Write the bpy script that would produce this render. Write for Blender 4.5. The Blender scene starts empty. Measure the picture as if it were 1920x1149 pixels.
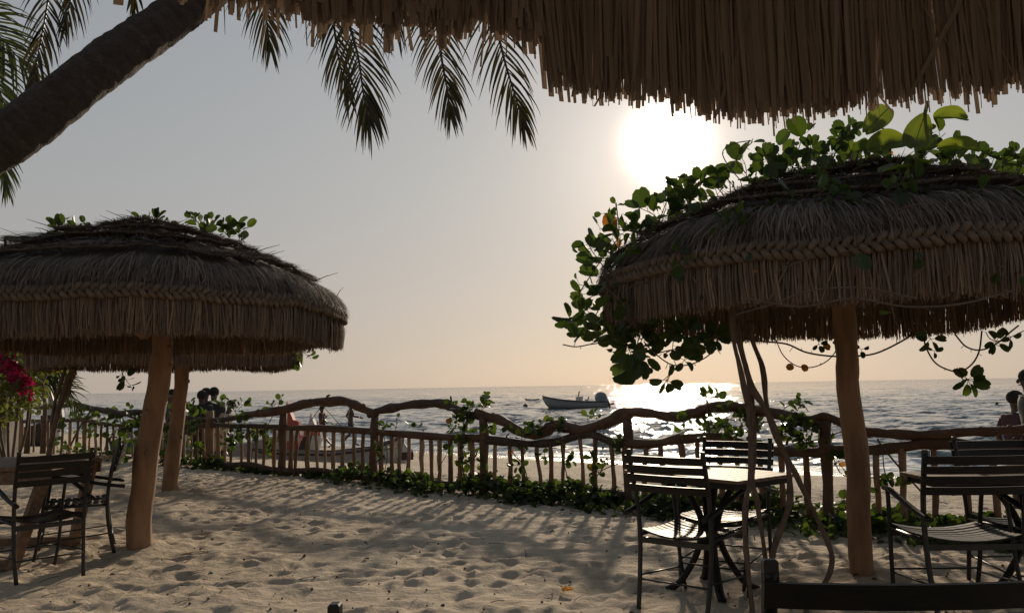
import bpy, math, random
import numpy as np
from mathutils import Vector, Matrix, Quaternion, noise

# ------------------------------------------------------------------ camera, sky, sun, exposure
scene = bpy.context.scene
col = scene.collection
R = math.radians
PI = math.pi
W, H, F = 1920.0, 1149.0, 1507.0
CAMZ = 1.30
PITCH, ROLL = 5.67, -0.97

cam_d = bpy.data.cameras.new('camera')
cam_d.sensor_fit = 'HORIZONTAL'
cam_d.sensor_width = 36.0
cam_d.lens = F / W * 36.0
cam_d.clip_start = 0.05
cam_d.clip_end = 30000
cam = bpy.data.objects.new('camera', cam_d)
col.objects.link(cam)
cam_m = Matrix.Translation((0, 0, CAMZ)) @ Matrix.Rotation(R(90 + PITCH), 4, 'X') @ Matrix.Rotation(R(ROLL), 4, 'Z')
cam.matrix_world = cam_m
scene.camera = cam
CR = cam_m.to_3x3()

SUN_EL, SUN_AZ = 16.7, 11.4          # azimuth to the right of +Y
sun_dir = Vector((math.cos(R(SUN_EL)) * math.sin(R(SUN_AZ)), math.cos(R(SUN_EL)) * math.cos(R(SUN_AZ)), math.sin(R(SUN_EL))))
ld = bpy.data.lights.new('sun', 'SUN')
ld.energy = 3.5
ld.angle = R(2.0)
ld.color = (1.0, 0.83, 0.62)
sun = bpy.data.objects.new('sun', ld)
sun.rotation_euler = (-sun_dir).to_track_quat('-Z', 'Y').to_euler()
col.objects.link(sun)

world = bpy.data.worlds.new('World')
scene.world = world
world.use_nodes = True
wn, wl = world.node_tree.nodes, world.node_tree.links
wn.clear()
wo = wn.new('ShaderNodeOutputWorld')
bg = wn.new('ShaderNodeBackground')
sky = wn.new('ShaderNodeTexSky')
sky.sky_type = 'NISHITA'
sky.sun_disc = False
sky.sun_elevation = R(SUN_EL)
sky.sun_rotation = R(SUN_AZ)
sky.air_density = 1.0
sky.dust_density = 1.2
sky.ozone_density = 1.0
bg.inputs['Strength'].default_value = 0.085
# hazy tropical air: desaturate the sky towards a pale grey-beige
hz = wn.new('ShaderNodeMix'); hz.data_type = 'RGBA'; hz.blend_type = 'MIX'
hz.inputs[0].default_value = 0.92
wl.new(sky.outputs[0], hz.inputs[6])
# haze colour by elevation (warm low, cool high)
tc = wn.new('ShaderNodeTexCoord')
sp = wn.new('ShaderNodeSeparateXYZ'); wl.new(tc.outputs['Generated'], sp.inputs[0])
rp = wn.new('ShaderNodeValToRGB'); wl.new(sp.outputs[2], rp.inputs[0])
cr = rp.color_ramp
K = 1.03 / 0.085
def kc(r, g, b): return (r * K, g * K, b * K, 1)
cr.elements[0].position = 0.0; cr.elements[0].color = kc(.425, .37, .325)
cr.elements[1].position = 0.46; cr.elements[1].color = kc(.295, .322, .348)
e = cr.elements.new(0.11); e.color = kc(.41, .375, .35)
e = cr.elements.new(0.24); e.color = kc(.365, .37, .365)
e = cr.elements.new(0.9); e.color = kc(.15, .19, .25)
# the hazy sky is brighter on the sun's side than opposite it
dt = wn.new('ShaderNodeVectorMath'); dt.operation = 'DOT_PRODUCT'
side = wn.new('ShaderNodeMapRange'); side.inputs[1].default_value = -1; side.inputs[2].default_value = 0.85; side.inputs[3].default_value = 0.58; side.inputs[4].default_value = 1.0
wl.new(dt.outputs['Value'], side.inputs[0])
sc_ = wn.new('ShaderNodeVectorMath'); sc_.operation = 'SCALE'
wl.new(rp.outputs[0], sc_.inputs[0]); wl.new(side.outputs[0], sc_.inputs['Scale'])
wl.new(sc_.outputs[0], hz.inputs[7])
# aureole of the sun in dusty air
nv = wn.new('ShaderNodeVectorMath'); nv.operation = 'NORMALIZE'
wl.new(tc.outputs['Generated'], nv.inputs[0])
wl.new(nv.outputs[0], dt.inputs[0]); dt.inputs[1].default_value = sun_dir
mx = wn.new('ShaderNodeMath'); mx.operation = 'MAXIMUM'; mx.inputs[1].default_value = 0.0
wl.new(dt.outputs['Value'], mx.inputs[0])
def lobe(power, amp):
    p = wn.new('ShaderNodeMath'); p.operation = 'POWER'; p.inputs[1].default_value = power
    wl.new(mx.outputs[0], p.inputs[0])
    m = wn.new('ShaderNodeMath'); m.operation = 'MULTIPLY'; m.inputs[1].default_value = amp
    wl.new(p.outputs[0], m.inputs[0])
    return m
l1, l2, l3 = lobe(2000, 80), lobe(150, 4.0), lobe(9, 1.3)
a1 = wn.new('ShaderNodeMath'); wl.new(l1.outputs[0], a1.inputs[0]); wl.new(l2.outputs[0], a1.inputs[1])
a2 = wn.new('ShaderNodeMath'); wl.new(a1.outputs[0], a2.inputs[0]); wl.new(l3.outputs[0], a2.inputs[1])
au = wn.new('ShaderNodeVectorMath'); au.operation = 'SCALE'; au.inputs[0].default_value = (1.0, 0.81, 0.68)
wl.new(a2.outputs[0], au.inputs['Scale'])
ad = wn.new('ShaderNodeVectorMath'); ad.operation = 'ADD'
wl.new(hz.outputs[2], ad.inputs[0]); wl.new(au.outputs[0], ad.inputs[1])
wl.new(ad.outputs[0], bg.inputs['Color'])
wl.new(bg.outputs[0], wo.inputs['Surface'])

scene.view_settings.view_transform = 'Standard'
scene.view_settings.look = 'None'
scene.view_settings.exposure = 0.0
scene.view_settings.gamma = 1.0
scene.render.engine = 'CYCLES'
scene.cycles.max_bounces = 6
scene.cycles.transparent_max_bounces = 8
scene.cycles.sample_clamp_indirect = 4.0
scene.cycles.caustics_reflective = False
scene.cycles.caustics_refractive = False

# ------------------------------------------------------------------ measuring helpers
def ray(px, py):
    return (CR @ Vector(((px - W / 2) / F, -(py - H / 2) / F, -1.0)))
O = Vector((0, 0, CAMZ))
def G(px, py, z=0.0):
    r = ray(px, py); t = (z - CAMZ) / r.z
    return O + r * t
def D(px, py, d):
    r = ray(px, py)
    return O + r * (d / r.y)
NX, NY = 0.63, 0.777
def S(x, y): return x * NX + y * NY
def FP(px, py, off=0.0):                        # on the fence's vertical plane
    r = ray(px, py); t = (7.5 + off) / (r.x * NX + r.y * NY)
    return O + r * t
def interp(x, pts):
    if x <= pts[0][0]: return pts[0][1]
    for (a, b), (c, d) in zip(pts, pts[1:]):
        if x <= c: return b + (d - b) * (x - a) / (c - a)
    return pts[-1][1]
def smooth(pts, n=6):
    """Catmull-Rom through 3D points"""
    P = [Vector(p) for p in pts]
    if len(P) < 3: return P
    Q = [P[0] * 2 - P[1]] + P + [P[-1] * 2 - P[-2]]
    out = []
    for i in range(1, len(Q) - 2):
        a, b, c, d = Q[i - 1], Q[i], Q[i + 1], Q[i + 2]
        for k in range(n):
            t = k / n
            out.append(0.5 * ((2 * b) + (-a + c) * t + (2 * a - 5 * b + 4 * c - d) * t * t + (-a + 3 * b - 3 * c + d) * t ** 3))
    out.append(P[-1])
    return out

# ------------------------------------------------------------------ mesh builder
class MB:
    def __init__(s): s.v = []; s.f = []; s.t = []; s.sm = []
    def face(s, idx, tone=0.5, sm=False): s.f.append(idx); s.t.append(tone); s.sm.append(sm)
    def quad(s, a, b, c, d, tone=0.5):
        n = len(s.v); s.v += [tuple(a), tuple(b), tuple(c), tuple(d)]; s.face((n, n + 1, n + 2, n + 3), tone)
    def box(s, c, size, rot=None, tone=0.5, ch=0.0):
        sx, sy, sz = [k / 2 for k in size]
        n = len(s.v)
        M = rot if rot else Matrix.Identity(3)
        c = Vector(c)
        if ch <= 0:
            for z in (-sz, sz):
                for x, y in ((-sx, -sy), (sx, -sy), (sx, sy), (-sx, sy)):
                    s.v.append(tuple(c + M @ Vector((x, y, z))))
            for f in ((3, 2, 1, 0), (4, 5, 6, 7), (0, 1, 5, 4), (1, 2, 6, 5), (2, 3, 7, 6), (3, 0, 4, 7)):
                s.face(tuple(n + i for i in f), tone)
        else:
            rings = []
            for z, k in ((-sz, ch), (-sz + ch, 0), (sz - ch, 0), (sz, ch)):
                rings.append(len(s.v))
                for x, y in ((-sx + k, -sy + k), (sx - k, -sy + k), (sx - k, sy - k), (-sx + k, sy - k)):
                    s.v.append(tuple(c + M @ Vector((x, y, z))))
            s.face(tuple(rings[0] + i for i in (3, 2, 1, 0)), tone)
            s.face(tuple(rings[3] + i for i in (0, 1, 2, 3)), tone)
            for a, b in zip(rings, rings[1:]):
                for i in range(4):
                    j = (i + 1) % 4
                    s.face((a + i, a + j, b + j, b + i), tone)
    def tube(s, pts, r, sides=8, cap=True, tone=0.5, rough=0.0, rs=None, flat=1.0, sm=True):
        P = [Vector(p) for p in pts]
        n = len(P)
        if n < 2: return
        rr = r if hasattr(r, '__len__') else [r] * n
        up = None; prev = None
        for i, p in enumerate(P):
            t = (P[min(i + 1, n - 1)] - P[max(i - 1, 0)])
            if t.length < 1e-9: t = Vector((0, 0, 1))
            t.normalize()
            if up is None:
                up = Vector((0, 0, 1)) if abs(t.z) < 0.9 else Vector((0, 1, 0))
            a = up - t * up.dot(t)
            if a.length < 1e-6: a = t.orthogonal()
            a.normalize(); b = t.cross(a); up = a
            base = len(s.v)
            for k in range(sides):
                ang = 2 * PI * k / sides
                q = rr[i]
                if rough: q *= 1 + rough * noise.noise(Vector((math.cos(ang) * 1.3 + i * 0.35, math.sin(ang) * 1.3, (rs or 0) + i * 0.2)))
                s.v.append(tuple(p + a * (math.cos(ang) * q) + b * (math.sin(ang) * q * flat)))
            if prev is not None:
                for k in range(sides):
                    j = (k + 1) % sides
                    s.face((prev + k, prev + j, base + j, base + k), tone, sm)
            elif cap: s.face(tuple(base + k for k in range(sides))[::-1], tone)
            prev = base
        if cap: s.face(tuple(prev + k for k in range(sides)), tone)
    def ell(s, c, r, seg=10, rings=6, tone=0.5, rot=None):
        c = Vector(c); M = rot or Matrix.Identity(3)
        if not hasattr(r, '__len__'): r = (r, r, r)
        base = len(s.v)
        s.v.append(tuple(c + M @ Vector((0, 0, r[2]))))
        for i in range(1, rings):
            th = PI * i / rings
            for k in range(seg):
                ph = 2 * PI * k / seg
                s.v.append(tuple(c + M @ Vector((r[0] * math.sin(th) * math.cos(ph), r[1] * math.sin(th) * math.sin(ph), r[2] * math.cos(th)))))
        s.v.append(tuple(c - M @ Vector((0, 0, r[2]))))
        last = len(s.v) - 1
        for k in range(seg):
            j = (k + 1) % seg
            s.face((base, base + 1 + k, base + 1 + j), tone, True)
            for i in range(rings - 2):
                a = base + 1 + i * seg
                s.face((a + k, a + seg + k, a + seg + j, a + j), tone, True)
            a = base + 1 + (rings - 2) * seg
            s.face((a + k, last, a + j), tone, True)
    def strip(s, pts, widths, side, tone=0.5):
        base = len(s.v)
        for p, w in zip(pts, widths):
            p = Vector(p)
            s.v.append(tuple(p - side * w / 2)); s.v.append(tuple(p + side * w / 2))
        for i in range(len(pts) - 1):
            a = base + 2 * i
            s.face((a, a + 1, a + 3, a + 2), tone)
    def leaf(s, p, d, n, size, tone=0.5, fold=0.35, wid=1.0):
        d = Vector(d).normalized(); n = Vector(n)
        n = n - d * n.dot(d)
        if n.length < 1e-5: n = d.orthogonal()
        n.normalize(); b = d.cross(n)
        p = Vector(p)
        base = len(s.v)
        mid = ((0, 0.0), (0.45, -0.04), (0.93, -0.12))
        half = ((0.06, .22), (0.28, .44), (0.6, .50), (0.86, .38), (1.0, .16))
        for u, z in mid: s.v.append(tuple(p + d * (u * size) + n * (z * size)))
        for sg in (-1, 1):
            for u, v in half:
                v *= wid
                s.v.append(tuple(p + d * (u * size) + b * (sg * v * size * math.cos(fold)) + n * (v * size * math.sin(fold) - 0.12 * u * u * size)))
        L = [base + 3 + i for i in range(5)]; Rr = [base + 8 + i for i in range(5)]
        s.face((base, base + 1, L[1], L[0]), tone); s.face((base + 1, L[3], L[2], L[1]), tone); s.face((base + 1, base + 2, L[4], L[3]), tone)
        s.face((base + 1, base, Rr[0], Rr[1]), tone); s.face((base + 1, Rr[1], Rr[2], Rr[3]), tone); s.face((base + 2, base + 1, Rr[3], Rr[4]), tone)
    def mesh(s, name):
        me = bpy.data.meshes.new(name)
        me.from_pydata(s.v, [], s.f)
        at = me.attributes.new('tone', 'FLOAT', 'FACE')
        at.data.foreach_set('value', s.t)
        me.polygons.foreach_set('use_smooth', s.sm)
        me.update()
        return me
    def build(s, name, mat, parent=None, loc=None):
        o = bpy.data.objects.new(name, s.mesh(name))
        if mat: o.data.materials.append(mat)
        col.objects.link(o)
        if loc is not None: o.location = loc
        if parent: o.parent = parent
        return o

def tag(o, label=None, cat=None, group=None, kind=None):
    if label: o['label'] = label
    if cat: o['category'] = cat
    if group: o['group'] = group
    if kind: o['kind'] = kind
    return o
def empty(name, loc=(0, 0, 0), rz=0.0, label=None, cat=None, group=None):
    o = bpy.data.objects.new(name, None)
    o.empty_display_size = 0.2
    o.location = loc; o.rotation_euler = (0, 0, rz)
    col.objects.link(o)
    return tag(o, label, cat, group)
def copy_tree(o, parent=None):
    c = o.copy(); col.objects.link(c)
    if parent: c.parent = parent
    for ch in list(o.children): copy_tree(ch, c)
    return c
def skin_mesh(verts, edges, radii, sub=1, root=0):
    me = bpy.data.meshes.new('tmp'); me.from_pydata(verts, edges, [])
    o = bpy.data.objects.new('tmp', me); col.objects.link(o)
    m = o.modifiers.new('s', 'SKIN'); m.use_smooth_shade = True
    sv = me.skin_vertices[0].data
    for i, r in enumerate(radii):
        sv[i].radius = r if hasattr(r, '__len__') else (r, r)
        sv[i].use_root = (i == root)
    if sub:
        q = o.modifiers.new('d', 'SUBSURF'); q.levels = sub; q.render_levels = sub
    dg = bpy.context.evaluated_depsgraph_get()
    res = bpy.data.meshes.new_from_object(o.evaluated_get(dg))
    bpy.data.objects.remove(o); bpy.data.meshes.remove(me)
    return res
def add_mesh(mb, me, tone=0.5):
    base = len(mb.v)
    mb.v += [tuple(v.co) for v in me.vertices]
    for p in me.polygons: mb.face(tuple(base + i for i in p.vertices), tone, True)
    bpy.data.meshes.remove(me)

# ------------------------------------------------------------------ materials
def nodes(name):
    m = bpy.data.materials.new(name); m.use_nodes = True
    nt = m.node_tree
    b = nt.nodes['Principled BSDF']
    return m, nt, b
def ramp(nt, src, stops):
    r = nt.nodes.new('ShaderNodeValToRGB')
    c = r.color_ramp
    while len(c.elements) < len(stops): c.elements.new(0.5)
    for el, (p, k) in zip(c.elements, stops):
        el.position = p; el.color = (*k, 1)
    nt.links.new(src, r.inputs[0]); return r.outputs[0]
def coords(nt, scale=(1, 1, 1), kind='Object'):
    t = nt.nodes.new('ShaderNodeTexCoord'); m = nt.nodes.new('ShaderNodeMapping')
    m.inputs['Scale'].default_value = scale
    nt.links.new(t.outputs[kind], m.inputs[0]); return m.outputs[0]
def nz(nt, vec, scale, detail=4, rough=0.55):
    n = nt.nodes.new('ShaderNodeTexNoise'); n.inputs['Scale'].default_value = scale
    n.inputs['Detail'].default_value = detail; n.inputs['Roughness'].default_value = rough
    nt.links.new(vec, n.inputs['Vector']); return n.outputs['Fac']
def attr(nt):
    a = nt.nodes.new('ShaderNodeAttribute'); a.attribute_name = 'tone'; return a.outputs['Fac']
def math_(nt, op, a, b):
    m = nt.nodes.new('ShaderNodeMath'); m.operation = op
    for i, x in enumerate((a, b)):
        if isinstance(x, (int, float)): m.inputs[i].default_value = x
        else: nt.links.new(x, m.inputs[i])
    return m.outputs[0]
def bump(nt, b, h, strength=0.4, dist=0.01):
    k = nt.nodes.new('ShaderNodeBump'); k.inputs['Strength'].default_value = strength; k.inputs['Distance'].default_value = dist
    nt.links.new(h, k.inputs['Height']); nt.links.new(k.outputs[0], b.inputs['Normal'])
def mat_simple(name, stops, scale=8, rough=0.8, stretch=(1, 1, 1), bs=0.3, bd=0.005, metallic=0.0, tone=0.0, spec=0.5):
    m, nt, b = nodes(name)
    v = coords(nt, stretch)
    n = nz(nt, v, scale)
    f = n
    if tone: f = math_(nt, 'ADD', math_(nt, 'MULTIPLY', n, 1 - tone), math_(nt, 'MULTIPLY', attr(nt), tone))
    nt.links.new(ramp(nt, f, stops), b.inputs['Base Color'])
    b.inputs['Roughness'].default_value = rough
    b.inputs['Metallic'].default_value = metallic
    b.inputs['Specular IOR Level'].default_value = spec
    if bs: bump(nt, b, nz(nt, v, scale * 2.5, 5), bs, bd)
    return m
def mat_leaf(name, stops, trans=0.45, rough=0.45, scale=3, tcol=None):
    m, nt, b = nodes(name)
    v = coords(nt)
    f = math_(nt, 'ADD', math_(nt, 'MULTIPLY', nz(nt, v, scale), 0.35), math_(nt, 'MULTIPLY', attr(nt), 0.65))
    c = ramp(nt, f, stops)
    nt.links.new(c, b.inputs['Base Color']); b.inputs['Roughness'].default_value = rough
    b.inputs['Specular IOR Level'].default_value = 0.35
    tr = nt.nodes.new('ShaderNodeBsdfTranslucent')
    mxx = nt.nodes.new('ShaderNodeMix'); mxx.data_type = 'RGBA'; mxx.blend_type = 'MULTIPLY'; mxx.inputs[0].default_value = 1.0
    nt.links.new(c, mxx.inputs[6]); mxx.inputs[7].default_value = (*(tcol or (1.6, 1.7, 0.5)), 1)
    nt.links.new(mxx.outputs[2], tr.inputs['Color'])
    ms = nt.nodes.new('ShaderNodeMixShader'); ms.inputs[0].default_value = trans
    nt.links.new(b.outputs[0], ms.inputs[1]); nt.links.new(tr.outputs[0], ms.inputs[2])
    nt.links.new(ms.outputs[0], nt.nodes['Material Output'].inputs['Surface'])
    return m

M = {}
M['thatch'] = mat_leaf('thatch_straw', [(0.2, (.10, .08, .066)), (0.5, (.18, .135, .103)), (0.85, (.31, .24, .18))], trans=0.10, rough=0.8, scale=14, tcol=(1, .9, .7))
M['thatch_dark'] = mat_simple('thatch_core', [(0.3, (.05, .038, .028)), (0.7, (.11, .085, .062))], 20, 0.95, bs=0.6)
M['fringe'] = mat_leaf('fringe_straw', [(0.2, (.11, .082, .063)), (0.5, (.20, .14, .102)), (0.85, (.35, .255, .18))], trans=0.12, rough=0.8, scale=14, tcol=(1.1, .85, .6))
M['reed'] = mat_leaf('dry_palm_leaf_strips', [(0.2, (.26, .205, .165)), (0.5, (.34, .275, .225)), (0.85, (.42, .345, .28))], trans=0.12, rough=0.75, scale=10, tcol=(.95, .78, .62))
M['braid'] = mat_simple('braided_rope', [(0.2, (.065, .046, .033)), (0.8, (.20, .145, .10))], 30, 0.9, tone=0.4)
M['pole'] = mat_simple('peeled_pole_wood', [(0.25, (.12, .062, .032)), (0.5, (.27, .148, .075)), (0.62, (.33, .19, .10)), (0.8, (.42, .27, .155))], 7, 0.7, (1, 1, .25), bs=0.35, bd=0.004)
M['fence'] = mat_simple('weathered_branch_wood', [(0.25, (.058, .032, .020)), (0.55, (.125, .072, .044)), (0.85, (.22, .14, .088))], 7, 0.75, bs=0.8, bd=0.012, tone=0.3)
M['fence_dark'] = mat_simple('dark_driftwood', [(0.25, (.042, .028, .022)), (0.8, (.12, .08, .058))], 9, 0.8, bs=0.9, bd=0.015)
M['picket'] = mat_simple('picket_wood', [(0.2, (.13, .07, .04)), (0.55, (.25, .15, .085)), (0.85, (.38, .26, .16))], 6, 0.75, bs=0.5, tone=0.5)
M['metal'] = mat_simple('black_painted_metal', [(0.3, (.012, .011, .010)), (0.8, (.03, .026, .022))], 30, 0.45, bs=0.2, bd=0.001)
M['slat'] = mat_simple('dark_varnished_slats', [(0.3, (.008, .0065, .006)), (0.8, (.018, .014, .011))], 12, 0.5, (1, 5, 5), bs=0.25, bd=0.001, spec=.32)
M['top'] = mat_simple('table_slats', [(0.3, (.16, .11, .075)), (0.8, (.28, .2, .135))], 10, 0.62, (1, 5, 5), bs=0.3, bd=0.001, spec=.2)
M['plank'] = mat_simple('rough_plank', [(0.3, (.16, .09, .055)), (0.8, (.32, .2, .12))], 8, 0.6, (4, 1, 4), bs=0.5, bd=0.003)
M['bark'] = mat_simple('palm_bark', [(0.25, (.030, .021, .017)), (0.55, (.06, .044, .036)), (0.85, (.12, .088, .068))], 14, 0.95, (1, 1, 1), bs=1.0, bd=0.04, tone=.5)
M['frond'] = mat_leaf('palm_frond_leaflets', [(0.25, (.018, .020, .011)), (0.6, (.045, .040, .020)), (0.9, (.13, .085, .04))], trans=0.28, rough=0.4, tcol=(1.3, 1.1, .5))
M['frond_green'] = mat_leaf('green_palm_leaflets', [(0.25, (.028, .036, .018)), (0.6, (.055, .066, .032)), (0.9, (.11, .11, .055))], trans=0.25, rough=0.4)
M['leaf'] = mat_leaf('vine_leaves', [(0.2, (.026, .042, .016)), (0.5, (.046, .074, .024)), (0.8, (.088, .12, .034)), (0.97, (.16, .16, .045))], trans=0.42, rough=0.42)
M['leaf_olive'] = mat_leaf('olive_leaves', [(0.2, (.07, .08, .035)), (0.8, (.17, .18, .085))], trans=0.4, rough=.5)
M['leaf_big'] = mat_leaf('large_light_leaves', [(0.3, (.10, .135, .03)), (0.8, (.16, .19, .045))], trans=0.6, rough=0.4, tcol=(1.5, 1.5, .4))
M['leaf_dry'] = mat_leaf('yellowed_leaf', [(0.3, (.35, .16, .04)), (0.8, (.55, .33, .07))], trans=0.45, rough=0.6, tcol=(1.2, 1, .6))
M['liana'] = mat_simple('vine_stem_bark', [(0.3, (.075, .048, .034)), (0.8, (.17, .115, .08))], 14, 0.85, bs=0.8, bd=0.006)
M['flower'] = mat_leaf('magenta_bracts', [(0.3, (.26, .008, .05)), (0.8, (.50, .02, .12))], trans=0.35, rough=0.5, tcol=(1.2, .6, .9))
M['skin'] = mat_simple('dark_brown_skin', [(0.3, (.045, .024, .016)), (0.8, (.075, .042, .028))], 9, 0.45, bs=0.1)
M['hair'] = mat_simple('black_hair', [(0.3, (.008, .007, .006)), (0.8, (.02, .017, .015))], 60, 0.9, bs=0.9, bd=0.01)
def flat(name, c, rough=0.8, k=0.75):
    return mat_simple(name, [(0.3, tuple(x * k for x in c)), (0.75, c)], 9, rough, bs=0.2)
M['red'] = flat('crimson_cloth', (.30, .02, .05)); M['black'] = flat('black_cloth', (.02, .02, .022)); M['beige'] = flat('beige_cloth', (.42, .34, .26))
M['maroon'] = flat('maroon_cloth', (.05, .016, .018)); M['white'] = flat('white_cloth', (.6, .58, .55)); M['teal'] = flat('teal_paint', (.03, .16, .14)); M['blue'] = flat('blue_cloth', (.06, .08, .2))
M['hull_white'] = flat('weathered_white_paint', (.50, .50, .50), 0.5, 0.8); M['hull_grey'] = flat('grey_boat_paint', (.58, .57, .57), 0.5, 0.8)
M['hull_red'] = flat('faded_red_paint', (.42, .10, .07), 0.6); M['hull_dark'] = flat('dark_tarred_wood', (.06, .045, .04), 0.7)
M['cover'] = flat('grey_motor_cover', (.22, .24, .28), 0.7); M['yellow'] = flat('yellow_panel', (.65, .42, .07), 0.5)
M['rope'] = flat('mooring_rope', (.1, .09, .08)); M['concrete'] = mat_simple('pale_plaster', [(0.3, (.36, .32, .26)), (0.8, (.48, .43, .35))], 4, 0.9)

# sand
def make_sand():
    m, nt, b = nodes('beach_sand')
    v = coords(nt)
    n1 = nz(nt, v, 0.9, 3); n2 = nz(nt, v, 160, 3, 0.7); n3 = nz(nt, v, 9, 5, 0.6)
    f = math_(nt, 'ADD', math_(nt, 'MULTIPLY', n1, 0.35), math_(nt, 'ADD', math_(nt, 'MULTIPLY', n2, 0.35), math_(nt, 'MULTIPLY', n3, 0.3)))
    dry = ramp(nt, f, [(0.34, (.37, .295, .215)), (0.5, (.56, .455, .335)), (0.66, (.67, .56, .42))])
    # dark specks of shell and weed
    vo = nt.nodes.new('ShaderNodeTexVoronoi'); vo.inputs['Scale'].default_value = 26; nt.links.new(v, vo.inputs['Vector'])
    wet = nt.nodes.new('ShaderNodeMix'); wet.data_type = 'RGBA'
    g = nt.nodes.new('ShaderNodeNewGeometry'); s = nt.nodes.new('ShaderNodeSeparateXYZ'); nt.links.new(g.outputs['Position'], s.inputs[0])
    ss = math_(nt, 'ADD', math_(nt, 'MULTIPLY', s.outputs[0], NX), math_(nt, 'MULTIPLY', s.outputs[1], NY))
    ss = math_(nt, 'ADD', ss, math_(nt, 'MULTIPLY', nz(nt, v, .35, 2), 1.6))
    mr = nt.nodes.new('ShaderNodeMapRange'); mr.inputs[1].default_value = 20.0; mr.inputs[2].default_value = 21.0
    nt.links.new(ss, mr.inputs[0])
    nt.links.new(mr.outputs[0], wet.inputs[0]); nt.links.new(dry, wet.inputs[6]); wet.inputs[7].default_value = (.20, .155, .11, 1)
    sk = nt.nodes.new('ShaderNodeMapRange'); sk.inputs[1].default_value = 0.035; sk.inputs[2].default_value = 0.06; nt.links.new(vo.outputs['Distance'], sk.inputs[0])
    mm = nt.nodes.new('ShaderNodeMix'); mm.data_type = 'RGBA'; nt.links.new(sk.outputs[0], mm.inputs[0])
    mm.inputs[6].default_value = (.16, .11, .07, 1); nt.links.new(wet.outputs[2], mm.inputs[7])
    nt.links.new(mm.outputs[2], b.inputs['Base Color'])
    rr = nt.nodes.new('ShaderNodeMapRange'); rr.inputs[3].default_value = 0.95; rr.inputs[4].default_value = 0.28
    nt.links.new(mr.outputs[0], rr.inputs[0]); nt.links.new(rr.outputs[0], b.inputs['Roughness'])
    b.inputs['Specular IOR Level'].default_value = 0.25
    h = math_(nt, 'ADD', math_(nt, 'MULTIPLY', nz(nt, v, 220, 2), 0.25), math_(nt, 'ADD', nz(nt, v, 22, 5, 0.65), math_(nt, 'MULTIPLY', nz(nt, v, 4.5, 4, .6), 2.2)))
    bump(nt, b, h, 0.7, 0.03)
    return m
M['sand'] = make_sand()

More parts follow.
